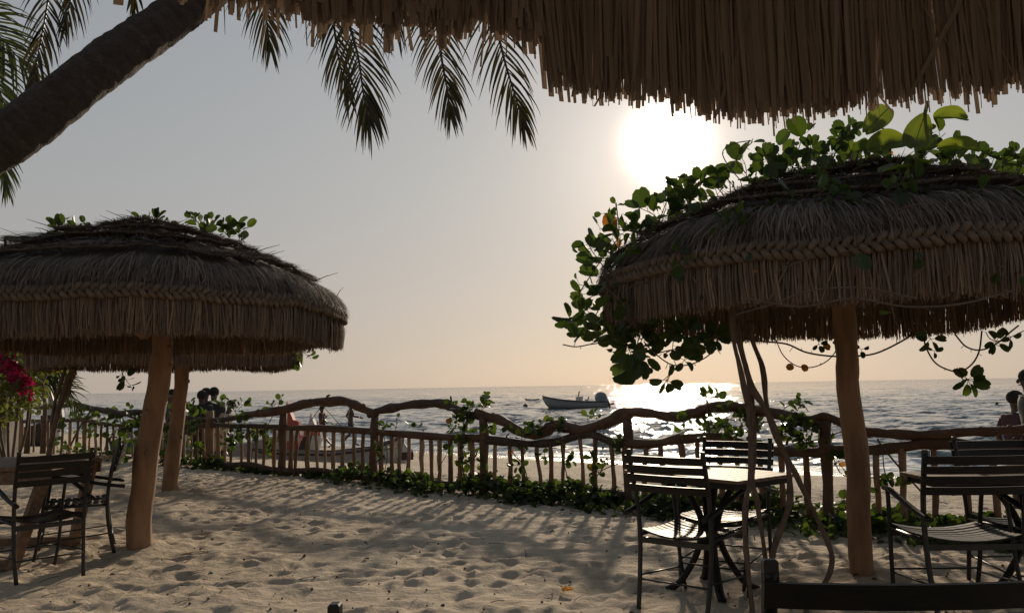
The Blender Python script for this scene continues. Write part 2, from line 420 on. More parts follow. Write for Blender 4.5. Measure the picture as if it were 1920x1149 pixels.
# water
def make_water():
    m, nt, b = nodes('sea_water')
    v = coords(nt)
    b.inputs['Roughness'].default_value = 0.16
    b.inputs['IOR'].default_value = 1.33
    # wind ripples stretched along the crests
    vs = coords(nt, (0.55, 1.0, 1))
    g0 = nt.nodes.new('ShaderNodeNewGeometry')
    acc = g0.outputs['Normal']
    for sc, am, st_ in ((0.13, .50, (.45, 1, 1)), (0.55, .85, (.5, 1, 1)), (2.3, 1.15, (.6, 1, 1)), (8.0, .55, (.8, 1, 1))):
        n_ = nt.nodes.new('ShaderNodeTexNoise'); n_.inputs['Scale'].default_value = sc; n_.inputs['Detail'].default_value = 3; n_.inputs['Roughness'].default_value = .6
        nt.links.new(coords(nt, st_), n_.inputs['Vector'])
        sb_ = nt.nodes.new('ShaderNodeVectorMath'); sb_.operation = 'SUBTRACT'; sb_.inputs[1].default_value = (.5, .5, .5)
        nt.links.new(n_.outputs['Color'], sb_.inputs[0])
        ml_ = nt.nodes.new('ShaderNodeVectorMath'); ml_.operation = 'MULTIPLY'; ml_.inputs[1].default_value = (am * .8, am, 0)
        nt.links.new(sb_.outputs[0], ml_.inputs[0])
        ad_ = nt.nodes.new('ShaderNodeVectorMath'); ad_.operation = 'ADD'
        nt.links.new(acc, ad_.inputs[0]); nt.links.new(ml_.outputs[0], ad_.inputs[1]); acc = ad_.outputs[0]
    nn_ = nt.nodes.new('ShaderNodeVectorMath'); nn_.operation = 'NORMALIZE'; nt.links.new(acc, nn_.inputs[0])
    nt.links.new(nn_.outputs[0], b.inputs['Normal'])
    g = nt.nodes.new('ShaderNodeNewGeometry'); s = nt.nodes.new('ShaderNodeSeparateXYZ'); nt.links.new(g.outputs['Position'], s.inputs[0])
    ss = math_(nt, 'ADD', math_(nt, 'MULTIPLY', s.outputs[0], NX), math_(nt, 'MULTIPLY', s.outputs[1], NY))
    # foam bands near the shore
    wob = math_(nt, 'MULTIPLY', math_(nt, 'SUBTRACT', nz(nt, v, 0.16, 4), 0.5), 7.0)
    sw = math_(nt, 'ADD', ss, wob)
    def band(c, w):
        d = math_(nt, 'ABSOLUTE', math_(nt, 'SUBTRACT', sw, c), 0)
        q = nt.nodes.new('ShaderNodeMapRange'); q.inputs[1].default_value = w; q.inputs[2].default_value = w * 0.3
        nt.links.new(d, q.inputs[0]); return q.outputs[0]
    fb = math_(nt, 'MAXIMUM', band(22.8, 1.1), math_(nt, 'MAXIMUM', band(25.8, 1.3), math_(nt, 'MULTIPLY', band(31, 0.8), 0.7)))
    fr = nt.nodes.new('ShaderNodeMapRange'); fr.inputs[1].default_value = 0.40; fr.inputs[2].default_value = 0.52
    nt.links.new(nz(nt, v, 2.6, 6, 0.7), fr.inputs[0])
    foam = math_(nt, 'MULTIPLY', fb, fr.outputs[0])
    mc = nt.nodes.new('ShaderNodeMix'); mc.data_type = 'RGBA'; nt.links.new(foam, mc.inputs[0])
    deep = nt.nodes.new('ShaderNodeMapRange'); deep.inputs[1].default_value = 22; deep.inputs[2].default_value = 42
    nt.links.new(ss, deep.inputs[0])
    wc = nt.nodes.new('ShaderNodeMix'); wc.data_type = 'RGBA'; nt.links.new(deep.outputs[0], wc.inputs[0])
    wc.inputs[6].default_value = (.13, .155, .145, 1); wc.inputs[7].default_value = (.030, .055, .068, 1)
    nt.links.new(wc.outputs[2], mc.inputs[6]); mc.inputs[7].default_value = (.72, .72, .70, 1)
    nt.links.new(mc.outputs[2], b.inputs['Base Color'])
    rg = nt.nodes.new('ShaderNodeMapRange'); rg.inputs[3].default_value = 0.035; rg.inputs[4].default_value = 0.8
    nt.links.new(foam, rg.inputs[0]); nt.links.new(rg.outputs[0], b.inputs['Roughness'])
    return m
M['water'] = make_water()

# ------------------------------------------------------------------ ground: one sheet of sand
rng = np.random.default_rng(7)
def vnoise(x, y, sc, seed):
    xs, ys = x * sc, y * sc
    xi, yi = np.floor(xs).astype(int), np.floor(ys).astype(int)
    fx, fy = xs - xi, ys - yi
    fx = fx * fx * (3 - 2 * fx); fy = fy * fy * (3 - 2 * fy)
    def hsh(a, b):
        n = (a * 374761393 + b * 668265263 + seed * 1274126177) & 0x7fffffff
        n = (n ^ (n >> 13)) * 1274126177 & 0x7fffffff
        return ((n ^ (n >> 16)) & 0xffff) / 65535.0
    return (hsh(xi, yi) * (1 - fx) + hsh(xi + 1, yi) * fx) * (1 - fy) + (hsh(xi, yi + 1) * (1 - fx) + hsh(xi + 1, yi + 1) * fx) * fy
def base_z(s):
    return np.where(s < 8.0, 0.0, np.where(s < 22, -1.1 * ((s - 8) / 14) ** 0.9, -1.1 - (s - 22) * 0.07))
def gz(x, y): return float(base_z(np.array(max(S(x, y), 8.0))))
def axis(dense0, dense1, step, outs):
    mid = np.arange(dense0, dense1, step)
    return np.concatenate([outs[0], mid, outs[1]])
xs = axis(-7.5, 6.2, 0.034, (-np.geomspace(7.6, 900, 46)[::-1], np.geomspace(6.25, 900, 46)))
yd = np.concatenate([np.arange(2.9, 8.5, 0.03), np.arange(8.5, 14, 0.05), np.arange(14, 34, 0.16)])
ys = np.concatenate([-np.geomspace(0.1, 400, 14)[::-1] + 2.5, np.arange(2.5, 2.9, 0.1), yd, np.geomspace(34.2, 1200, 30)])
X, Y = np.meshgrid(xs, ys)
s_ = X * NX + Y * NY
Z = base_z(s_)
near = ((np.abs(X) < 30) & (Y < 60)).astype(float)
amp = np.where(s_ < 20.5, 1.0, 0.0) * near
h = (vnoise(X, Y, 0.7, 1) - .5) * 0.04 + (vnoise(X, Y, 2.1, 2) - .5) * 0.016 + (vnoise(X, Y * 1.2, 4.6, 3) - .5) * 0.024 + (vnoise(X, Y * 1.1, 9.5, 4) - .5) * 0.027 + (vnoise(X, Y, 15.5, 6) - .5) * 0.013
Z = Z + h * amp * np.where(s_ > 8.5, 0.85, 0.8)
# footprints trodden in the sand
nf = 4200
fx = rng.uniform(-7.5, 7, nf); fy = 2.8 + (rng.random(nf) ** 0.8) * 13
for i in range(nf):
    a = rng.uniform(-1, 1) * 1.3; ca, sa = math.cos(a), math.sin(a)
    L, Wd = rng.uniform(.06, .13), rng.uniform(.035, .07); dp = rng.uniform(.005, .024)
    ix0, ix1 = np.searchsorted(xs, fx[i] - .45), np.searchsorted(xs, fx[i] + .45)
    iy0, iy1 = np.searchsorted(ys, fy[i] - .45), np.searchsorted(ys, fy[i] + .45)
    if ix1 <= ix0 or iy1 <= iy0: continue
    dx, dy = X[iy0:iy1, ix0:ix1] - fx[i], Y[iy0:iy1, ix0:ix1] - fy[i]
    u, w = (dx * ca + dy * sa) / Wd, (-dx * sa + dy * ca) / L
    r2 = u * u + w * w
    Z[iy0:iy1, ix0:ix1] += -dp * np.exp(-r2 ** 1.5) + dp * 0.45 * np.exp(-(np.sqrt(r2) - 1.7) ** 2 * 5)
for px_, py_ in ((258, 1030), (318, 924), (1618, 1085)):
    q_ = G(px_, py_); d_ = np.hypot(X - q_.x - .02, Y - q_.y)
    Z += .045 * np.exp(-((d_ - .10) / .13) ** 2) * (.6 + .8 * vnoise(X, Y, 7, 21))
for i in range(5):                                     # drag marks of chairs
    x0, y0 = rng.uniform(-3, 3), rng.uniform(3.6, 6.5); a = rng.uniform(-.6, .6); L_ = rng.uniform(.8, 1.8)
    u_ = (X - x0) * math.cos(a) + (Y - y0) * math.sin(a); w_ = -(X - x0) * math.sin(a) + (Y - y0) * math.cos(a) + .06 * np.sin(u_ * 3)
    Z += (-.014 * np.exp(-(w_ / .03) ** 2) + .007 * np.exp(-((np.abs(w_) - .06) / .025) ** 2)) * np.clip(1.2 - np.abs(u_) / L_ * 1.2, 0, 1)
nr, nc = X.shape
verts = np.stack([X.ravel(), Y.ravel(), Z.ravel()], 1)
idx = np.arange(nr * nc).reshape(nr, nc)
quads = np.stack([idx[:-1, :-1].ravel(), idx[:-1, 1:].ravel(), idx[1:, 1:].ravel(), idx[1:, :-1].ravel()], 1)
me = bpy.data.meshes.new('sand_ground')
def np_mesh(me, verts, quads):
    me.vertices.add(len(verts)); me.vertices.foreach_set('co', verts.ravel())
    me.loops.add(quads.size); me.loops.foreach_set('vertex_index', quads.ravel())
    me.polygons.add(len(quads)); me.polygons.foreach_set('loop_start', np.arange(0, quads.size, 4))
    me.polygons.foreach_set('loop_total', np.full(len(quads), 4))
    me.polygons.foreach_set('use_smooth', np.ones(len(quads), bool))
    me.update(calc_edges=True); me.validate()
np_mesh(me, verts, quads)
me.materials.append(M['sand'])
ground = bpy.data.objects.new('sand_ground', me); col.objects.link(ground)
tag(ground, kind='structure')
def ground_at(x, y):
    j = min(max(int(np.searchsorted(xs, x)), 0), nc - 1); i = min(max(int(np.searchsorted(ys, y)), 0), nr - 1)
    return float(Z[i, j])

# ------------------------------------------------------------------ sea
def make_sea():
    th = np.linspace(R(-75), R(75), 620)
    rr = np.concatenate([np.geomspace(13, 60, 330), np.geomspace(60.5, 260, 240), np.geomspace(265, 26000, 60)])
    T, RR = np.meshgrid(th, rr)
    Xw, Yw = RR * np.sin(T), RR * np.cos(T)
    Zw = np.zeros_like(Xw)
    ss = Xw * NX + Yw * NY
    r2 = np.random.default_rng(3)
    for i in range(46):
        lam = 0.7 * (6.5 / 0.7) ** r2.random()
        ang = math.atan2(NY, NX) + PI + r2.normal() * 0.55
        k = 2 * PI / lam
        a = 0.0075 * lam ** 0.85 * (0.5 + r2.random())
        fade = np.clip(1 - RR / (lam * 75), 0, 1)
        Zw += a * np.sin(k * (Xw * math.cos(ang) + Yw * math.sin(ang)) + r2.random() * 6.28) * fade
    # swell rolling in to the shore
    wob = (vnoise(Xw, Yw, 0.05, 9) - .5) * 9
    for c, a, w in ((27.0, .20, .8), (33.5, .16, 1.2), (42, .15, 1.6)):
        Zw += a * np.exp(-((ss + wob - c) / w) ** 2) * (0.45 + vnoise(Xw, Yw, 0.12, 5))
    Zw *= np.clip((ss - 21.0) / 5.0, 0.05, 1)
    Zw += -1.10
    nr_, nc_ = Xw.shape
    v = np.stack([Xw.ravel(), Yw.ravel(), Zw.ravel()], 1)
    idx = np.arange(nr_ * nc_).reshape(nr_, nc_)
    q = np.stack([idx[:-1, :-1].ravel(), idx[:-1, 1:].ravel(), idx[1:, 1:].ravel(), idx[1:, :-1].ravel()], 1)
    keep = (ss.ravel()[q].max(1) > 19)
    q = q[keep][:, ::-1]
    m = bpy.data.meshes.new('sea'); np_mesh(m, v, np.ascontiguousarray(q)); m.materials.append(M['water'])
    o = bpy.data.objects.new('sea', m); col.objects.link(o); tag(o, kind='structure')
make_sea()

# ------------------------------------------------------------------ thatched parasols
PROF = [(0.0, 2.75), (0.15, 2.735), (0.4, 2.66), (0.84, 2.50), (1.2, 2.34), (1.48, 2.22), (1.58, 2.12), (1.62, 2.0)]
def prof_r(s_len, prof):
    acc = 0
    for (a, b), (c, d) in zip(prof, prof[1:]):
        l = math.hypot(c - a, d - b)
        if s_len <= acc + l: 
            t = (s_len - acc) / l
            return a + (c - a) * t, b + (d - b) * t, (c - a) / l, (d - b) / l
        acc += l
    a, b = prof[-1]; return a, b - (s_len - acc), 0, -1
def make_parasol(name, seed, label, pole_pts, pole_r, scale_r=1.0, nstraw=17000, overhead=False, group='thatched parasols on wooden poles', dome_dz=0.0, wob_amp=0.03):
    rd = random.Random(seed)
    root = empty(name, (0, 0, 0), 0, label, 'parasol', group)
    prof = [(r * scale_r, z + dome_dz * (1 - r / 1.65)) for r, z in PROF]
    L = sum(math.hypot(c - a, d - b) for (a, b), (c, d) in zip(prof, prof[1:]))
    def wob(th): return 1 + wob_amp * (noise.noise(Vector((math.cos(th) * 1.2, math.sin(th) * 1.2, seed))) + .35 * noise.noise(Vector((math.cos(th) * 6, math.sin(th) * 6, seed))))
    def dz(th): return 0.06 * noise.noise(Vector((math.cos(th) * 1.6, math.sin(th) * 1.6, seed + 9.3))) + .02 * noise.noise(Vector((math.cos(th) * 7, math.sin(th) * 7, seed + 4)))
    def pt(sl, th, lift=0.0):
        r, z, tr, tz = prof_r(sl, prof)
        k = wob(th)
        r2, z2 = r + lift * (-tz), z + lift * tr
        return Vector((r2 * k * math.cos(th), r2 * k * math.sin(th), z2 + dz(th) * min(1, r / 1.0) + .05 * noise.noise(Vector((r * 2.3 * math.cos(th), r * 2.3 * math.sin(th), seed))) * min(1, (1.65 - r) * 2.5)))
    # canopy: solid core plus layers of straw
    mb = MB()
    N = 64; rings = 14
    for sgn, off in ((1, -0.01), (-1, -0.07)):
        base = len(mb.v)
        for i in range(rings + 1):
            for k in range(N):
                mb.v.append(tuple(pt(L * i / rings * 0.985, 2 * PI * k / N, off)))
        for i in range(rings):
            for k in range(N):
                j = (k + 1) % N
                q = (base + i * N + k, base + (i + 1) * N + k, base + (i + 1) * N + j, base + i * N + j)
                mb.face(q if sgn > 0 else q[::-1], rd.random() * .3)
    tiers = 5
    for _ in range(nstraw):
        tier = rd.random()
        s0 = L * (tier ** 0.6) * 0.94
        # straw is laid in tiers: ends bunch at each tier's edge
        tl = L / tiers
        k = int(s0 / tl); end = min((k + 1) * tl + rd.uniform(-.06, .05), L * 1.04)
        s0 = min(s0, end - 0.12)
        ln = min(end - s0, rd.uniform(.18, .38))
        s0 = end - ln if rd.random() < 0.45 else s0
        s0 = max(0.02, s0)
        th = rd.random() * 2 * PI
        dth = (rd.gauss(0, 0.035) + .12 * noise.noise(Vector((th * 2.2, s0 * 3, seed)))) / max(0.5, s0)
        fr = (s0 + ln - k * tl) / tl
        lift0 = 0.0 + rd.random() * 0.02; lift1 = 0.028 + 0.035 * max(0, min(1, fr)) + rd.random() * 0.03
        if rd.random() < 0.03: lift1 += rd.random() * 0.07
        w = rd.choice((.003, .004, .005, .008)) * rd.uniform(.8, 1.2)
        P = [pt(s0 + ln * t, th + dth * t, lift0 + (lift1 - lift0) * t) for t in (0, .35, .7, 1.0)]
        side = (P[-1] - P[0]).cross(Vector((0, 0, 1)))
        if side.length < 1e-5: continue
        side.normalize()
        side = (side + Vector((0, 0, rd.uniform(-.5, .5)))).normalized()
        tone = min(1, max(0, rd.gauss(.40, .17) + .5 * noise.noise(Vector((th * 7, s0 * 5, seed + 2)))))
        mb.strip(P, [w, w, w * .9, w * .4], side, tone)
    # ragged twigs sticking out of the top
    for _ in range(70):
        s0 = rd.uniform(0.05, L * 0.95); th = rd.random() * 2 * PI
        p = pt(s0, th, 0.03)
        d = Vector((math.cos(th + rd.gauss(0, .9)), math.sin(th + rd.gauss(0, .9)), rd.uniform(-.1, .45))).normalized()
        l = rd.uniform(.08, .26)
        mb.tube([p, p + d * l * .5 + Vector((0, 0, rd.uniform(-.01, .02))), p + d * l], [.004, .003, .0015], 4, tone=rd.random() * .5)
    # ropes of twisted straw that hold the tiers
    for k in range(1, tiers):
        sl = L * k / tiers - 0.03
        pts = [pt(sl + 0.02 * noise.noise(Vector((t * .3, k, seed))), 2 * PI * t / 90, 0.055) for t in range(91)]
        mb.tube(pts, 0.011, 5, cap=False, tone=.2, rough=.4, rs=k)
    mb.build('canopy', M['thatch'], root)
    # fringe
    fb = MB()
    rim = L
    for layer in range(4):
        n = 4800 if overhead else 2500
        for i in range(n):
            th = 2 * PI * (i + rd.random()) / n
            p0 = pt(rim, th, 0.015 - layer * (0.006 if overhead else 0.022))
            top = p0.z + rd.uniform(-.01, .03)
            bl = 0.30 if layer < 2 else 0.31
            if overhead:
                bl = fringe_len(th)
                if bl is None: continue
            zt = 2.0 + (.012 if overhead else dz(th))
            bot = zt - bl + rd.gauss(0, .012) - (rd.random() < .03) * rd.uniform(0, .028) + 0.02 * noise.noise(Vector((th * 9, layer, seed)))
            if rd.random() < .05: bot += rd.uniform(.03, .12)
            if overhead and any(abs(math.degrees(math.atan2(PC.x + 1.62 * math.cos(th), PC.y + 1.62 * math.sin(th))) - g_) < .16 for g_ in (6.6, 25.6, 28.9, 16.1)) and rd.random() < .93: continue
            rad = Vector((math.cos(th), math.sin(th), 0)); tan = Vector((-rad.y, rad.x, 0))
            sw = rd.gauss(0, .008 if overhead else .018) + (rd.random() < .03) * rd.gauss(0, .08)
            out = rd.gauss(.008, .004 if overhead else .012)
            w = rd.choice((.003, .004, .006, .010)) * rd.uniform(.8, 1.3) if not overhead else rd.choice((.0025, .003, .004, .005, .007, .010)) * rd.uniform(.8, 1.2) * (1.5 if bl < .2 else 1)
            cl_ = noise.noise(Vector((th * 22, layer * .7, seed))); sw += .022 * noise.noise(Vector((th * 13, 5, seed)))
            if overhead and bl < .2: bot += rd.gauss(0, .012) + .02 * cl_
            if overhead and rd.random() < .25: w *= .5; bot -= rd.uniform(0, .012)
            P = [Vector((p0.x, p0.y, top)), Vector((p0.x, p0.y, (top + bot) / 2)) + tan * sw * .4 + rad * out, Vector((p0.x, p0.y, bot)) + tan * sw + rad * out * .6]
            side = (tan + rad * rd.gauss(0, .14 if overhead else .4)).normalized()
            fb.strip(P, [w, w, w * .75], side, min(1, max(0, rd.gauss(.45, .12 if overhead else .17) + .45 * cl_)))
    fb.build('fringe', M['reed'] if overhead else M['fringe'], root)
    # plaited rope round the rim: three strands woven over and under
    bb = MB()
    per = 66; n = per * 12
    for st in range(3):
        ph0 = st * 2 * PI / 3
        pts = []
        for i in range(n + 1):
            th = 2 * PI * i / n; ph = per * th + ph0
            c = pt(rim, th, 0.035)
            rad = Vector((math.cos(th), math.sin(th), 0))
            sag = 0.03 * noise.noise(Vector((math.cos(th) * 2.5, math.sin(th) * 2.5, seed + 3)))
            pts.append(c + Vector((0, 0, -0.035 + sag + 0.036 * math.sin(ph))) + rad * (0.02 * math.sin(2 * ph)))
        bb.tube(pts, [0.019 * (1 + .3 * noise.noise(Vector((i * .05, st, seed)))) for i in range(len(pts))], 6, cap=False, tone=.3 + .2 * st, rough=.25, rs=st)
    bb.build('braid', M['braid'], root)
    # pole and braces
    pb = MB()
    P = smooth(pole_pts, 6)
    nP = len(P)
    pr = [pole_r[0] + (pole_r[1] - pole_r[0]) * i / (nP - 1) for i in range(nP)]
    pb.tube(P, pr, 14, rough=.16, rs=seed)
    for kk in range(5):
        q = P[rd.randrange(2, nP - 2)]; a = rd.random() * 6.28
        pb.ell(q + Vector((math.cos(a), math.sin(a), 0)) * pole_r[0] * .90, (.016, .016, .026))
    pb.build('pole', M['pole'], root)
    tp = P[-1]
    for k in range(4):
        a = 2 * PI * k / 4 + rd.uniform(.4, .7)
        b = MB()
        b.tube([Vector((tp.x, tp.y, 1.78)), Vector((tp.x + .25 * math.cos(a), tp.y + .25 * math.sin(a), 2.0)), Vector((.8 * math.cos(a), .8 * math.sin(a), 2.38 + dome_dz * .5))], [.035, .032, .028], 8, rough=.2, rs=k)
        b.build('brace', M['pole'], root)
    for k in range(8):
        a = 2 * PI * k / 8
        b = MB(); pts = [pt(s, a, -.10) for s in np.linspace(0.1, L * .98, 7)]
        b.tube(pts, .02, 6, rough=.2, rs=k); b.build('rafter', M['pole'], root)
    return root

pb_left = G(258, 1030)
par1 = make_parasol('thatched_parasol', 11, 'thatched parasol of two tiered skirts on a leaning pole, nearest at left', [(0, 0, -.15), (.01, 0, .3), (.06, 0, .8), (.12, .02, 1.3), (.15, .03, 1.75), (.1, .02, 2.3), (0, 0, 2.66)], (.105, .075))
par1.location = (pb_left.x, pb_left.y, 0)
# the canopy sits a little to the right of the foot of the pole
p2 = G(318, 924)
par2 = copy_tree(par1)
par2['label'] = 'smaller-looking thatched parasol half hidden behind the left parasol, nearer the fence'
par2.location = (p2.x, p2.y, -0.08); par2.rotation_euler = (0, 0, 0.9); 
p3 = G(1618, 1085)
par3 = make_parasol('thatched_parasol', 23, 'thatched parasol at right overgrown with leafy vine, on a straight pole', [(0, 0, -.15), (-.005, 0, .4), (0.01, 0, .75), (-.022, 0, 1.2), (-.02, 0, 1.5), (-.025, 0, 2.0), (-.01, 0, 2.6)], (.078, .07), dome_dz=-0.03)
par3.location = (p3.x, p3.y, 0)

# the parasol we sit under: its fringe hangs across the top of the view
PC = Vector((0.45, -0.38, 0))
def fringe_len(th):
    # measured lengths of the hanging edge, by bearing round this parasol
    x = PC.x + 1.62 * math.cos(th); y = PC.y + 1.62 * math.sin(th)
    az = math.degrees(math.atan2(x, y))
    if y < 0: return 0.27
    b = interp(az, [(-25, 1.83), (-19, 1.82), (-14, 1.825), (-11, 1.83), (-8.5, 1.815), (-7.5, 1.84), (-6, 1.83), (-3, 1.84), (0.5, 1.845), (2.0, 1.84), (2.5, 1.835), (2.55, 1.76), (4, 1.76), (6, 1.75), (11, 1.745), (14, 1.73), (16, 1.715), (20, 1.72), (24, 1.73), (27, 1.74), (30, 1.745), (34, 1.755), (50, 1.76)])
    if 2.2 < az < 2.55: return 0.05
    if az < 2.0: b += 0.03 * noise.noise(Vector((az * 1.1, 3, 1))) 
    return 2.0 - b
par4 = make_parasol('thatched_parasol', 37, 'ragged palm-leaf thatch eave hanging across the top, closest overhead', [(0, 0, -.15), (0.0, 0, .6), (.02, 0, 1.4), (0, 0, 2.6)], (.1, .08), nstraw=3000, overhead=True, wob_amp=0.0)
par4.location = PC
# turn it so measured bearings hold: no rotation

# ------------------------------------------------------------------ fence
fence = empty('branch_fence', FP(905, 930), 0, 'rustic fence of crooked branches and pickets between the yard and the beach', 'fence')
FO = fence.location.copy()
def fbuild(mb, name, mat, parent=fence):
    mb.v = [(a - FO.x, b - FO.y, c - FO.z) for a, b, c in mb.v]
    return mb.build(name, mat, parent)
rf = random.Random(5)
posts = [(41, 779, .06), (160, 779, .055), (272, 775, .06), (394, 770, .085), (530, 772, .078), (701, 778, .075), (907, 778, .072), (1175, 786, .068), (1545, 788, .066), (2045, 812, .066)]
post_px = [p[0] for p in posts]
for px, py, r in posts:
    top = FP(px, py); mb = MB()
    b = Vector((top.x, top.y, -.2))
    pts = [b + (top - b) * t + Vector((rf.gauss(0, .008), rf.gauss(0, .008), 0)) for t in np.linspace(0, 1, 7)]
    r *= .76; mb.tube(pts, [r * (1 + .12 * math.sin(i * 1.7)) for i in range(7)], 12, rough=.18, rs=px)
    fbuild(mb, 'post', M['fence'] if px > 400 else M['picket'])
toprails = [
    ([(446, 782), (477, 776), (526, 770), (560, 760), (600, 754), (645, 752), (668, 760), (706, 776)], .088, 'fence'),
    ([(692, 777), (712, 770), (750, 762), (790, 757), (828, 756), (850, 764), (872, 776), (905, 780), (925, 786)], .075, 'fence_dark'),
    ([(893, 772), (925, 783), (950, 793), (970, 806), (1000, 814), (1022, 808), (1040, 797), (1062, 800), (1090, 806), (1120, 798), (1150, 789), (1182, 776)], .078, 'fence'),
    ([(1140, 788), (1165, 774), (1190, 772), (1225, 776), (1262, 781), (1300, 775), (1330, 765), (1370, 762), (1410, 768), (1450, 774), (1490, 783), (1530, 793), (1556, 797)], .07, 'fence'),
    ([(1522, 784), (1545, 780), (1575, 792), (1605, 806), (1645, 811), (1690, 814), (1740, 815), (1800, 810), (1860, 808), (1920, 804), (2060, 800)], .052, 'fence'),
    ([(460, 780), (420, 786), (370, 786), (330, 778)], .05, 'fence_dark'),
    ([(352, 762), (335, 748), (310, 747), (285, 752)], .07, 'fence'),
    ([(290, 768), (262, 772), (232, 775), (200, 770), (168, 765), (140, 758), (118, 748)], .075, 'fence_dark'),
    ([(128, 760), (100, 762), (70, 764), (48, 756), (20, 760), (-20, 762)], .065, 'fence_dark'),
]
for i, (pl, r, mt) in enumerate(toprails):
    r *= .80
    mb = MB(); P = smooth([FP(x, y) for x, y in pl], 5)
    n = len(P)
    mb.tube(P, [r * (.75 + .25 * math.sin(PI * min(1, max(0, (k + 2) / (n + 3)))) + .08 * math.sin(k * .9 + i)) for k in range(n)], 12, rough=.3, rs=i * 7)
    for kk in range(3):                          # knots
        q = P[rf.randrange(1, n - 1)]; mb.ell(q + Vector((0, -r * .5, r * .5)), r * .55)
    fbuild(mb, 'top_rail', M[mt])
midline = [(-20, 792), (60, 789), (120, 788), (165, 785), (220, 797), (275, 800), (340, 799), (400, 797), (480, 799), (530, 801), (600, 803), (700, 809), (790, 816), (850, 820), (905, 822), (960, 829), (1000, 832), (1040, 828), (1080, 818), (1112, 815), (1150, 829), (1180, 833), (1232, 831), (1272, 823), (1350, 820), (1385, 830), (1420, 842), (1460, 846), (1500, 848), (1545, 847), (1600, 842), (1650, 843), (1720, 833), (1770, 832), (1850, 838), (1920, 840), (2050, 842)]
for i in range(len(posts) - 1):
    a, b = post_px[i], post_px[i + 1]
    pl = [(a - 8, interp(a, midline) + rf.uniform(-2, 2))] + [m for m in midline if a + 8 < m[0] < b - 8] + [(b + 8, interp(b, midline))]
    P = smooth([FP(x, y) for x, y in pl], 4); n = len(P); r = .046 if a > 500 else .038
    mb = MB(); mb.tube(P, [r * (1 + .12 * math.sin(k * .8 + i)) for k in range(n)], 12, rough=.3, rs=i * 3 + 1)
    fbuild(mb, 'middle_rail', M['fence'] if i % 3 else M['fence_dark'])
for i in range(3, 7):
    a, b = FP(post_px[i], 800), FP(post_px[i + 1], 800)
    P = [Vector((a.x + (b.x - a.x) * t, a.y + (b.y - a.y) * t, .10 + .03 * math.sin(t * 9 + i))) for t in np.linspace(-.02, 1.02, 9)]
    mb = MB(); mb.tube(P, [.045 + .008 * math.sin(k * 1.3) for k in range(9)], 10, rough=.3, rs=i + 40)
    fbuild(mb, 'bottom_rail', M['fence_dark'])
counts = [8, 9, 10, 8, 9, 10, 9, 9, 8]
for i in range(len(posts) - 1):
    a, b = post_px[i], post_px[i + 1]; c = counts[i]
    # even spacing on the ground, not in the picture
    A, B = FP(a, 800), FP(b, 800)
    for k in range(1, c + 1):
        t = k / (c + 1) + rf.uniform(-.012, .012)
        q = A + (B - A) * t
        v = cam_m.inverted() @ Vector((q.x, q.y, .7)); px = W / 2 + F * v.x / -v.z
        top = FP(px, interp(px, midline)); r = rf.uniform(.022, .034)
        mb = MB(); bz = rf.uniform(-.1, .04) if rf.random() < .7 else .08
        dx = rf.gauss(0, .022)
        pts = [Vector((top.x + dx * (1 - u) + rf.gauss(0, .005), top.y - .01, bz + (top.z - .01 - bz) * u)) for u in np.linspace(0, 1, 6)]
        mb.tube(pts, [r * (1 + .15 * rf.gauss(0, 1) * .6) for _ in range(6)], 8, rough=.2, rs=k + i * 20, tone=rf.random())
        fbuild(mb, 'picket', M['picket'])

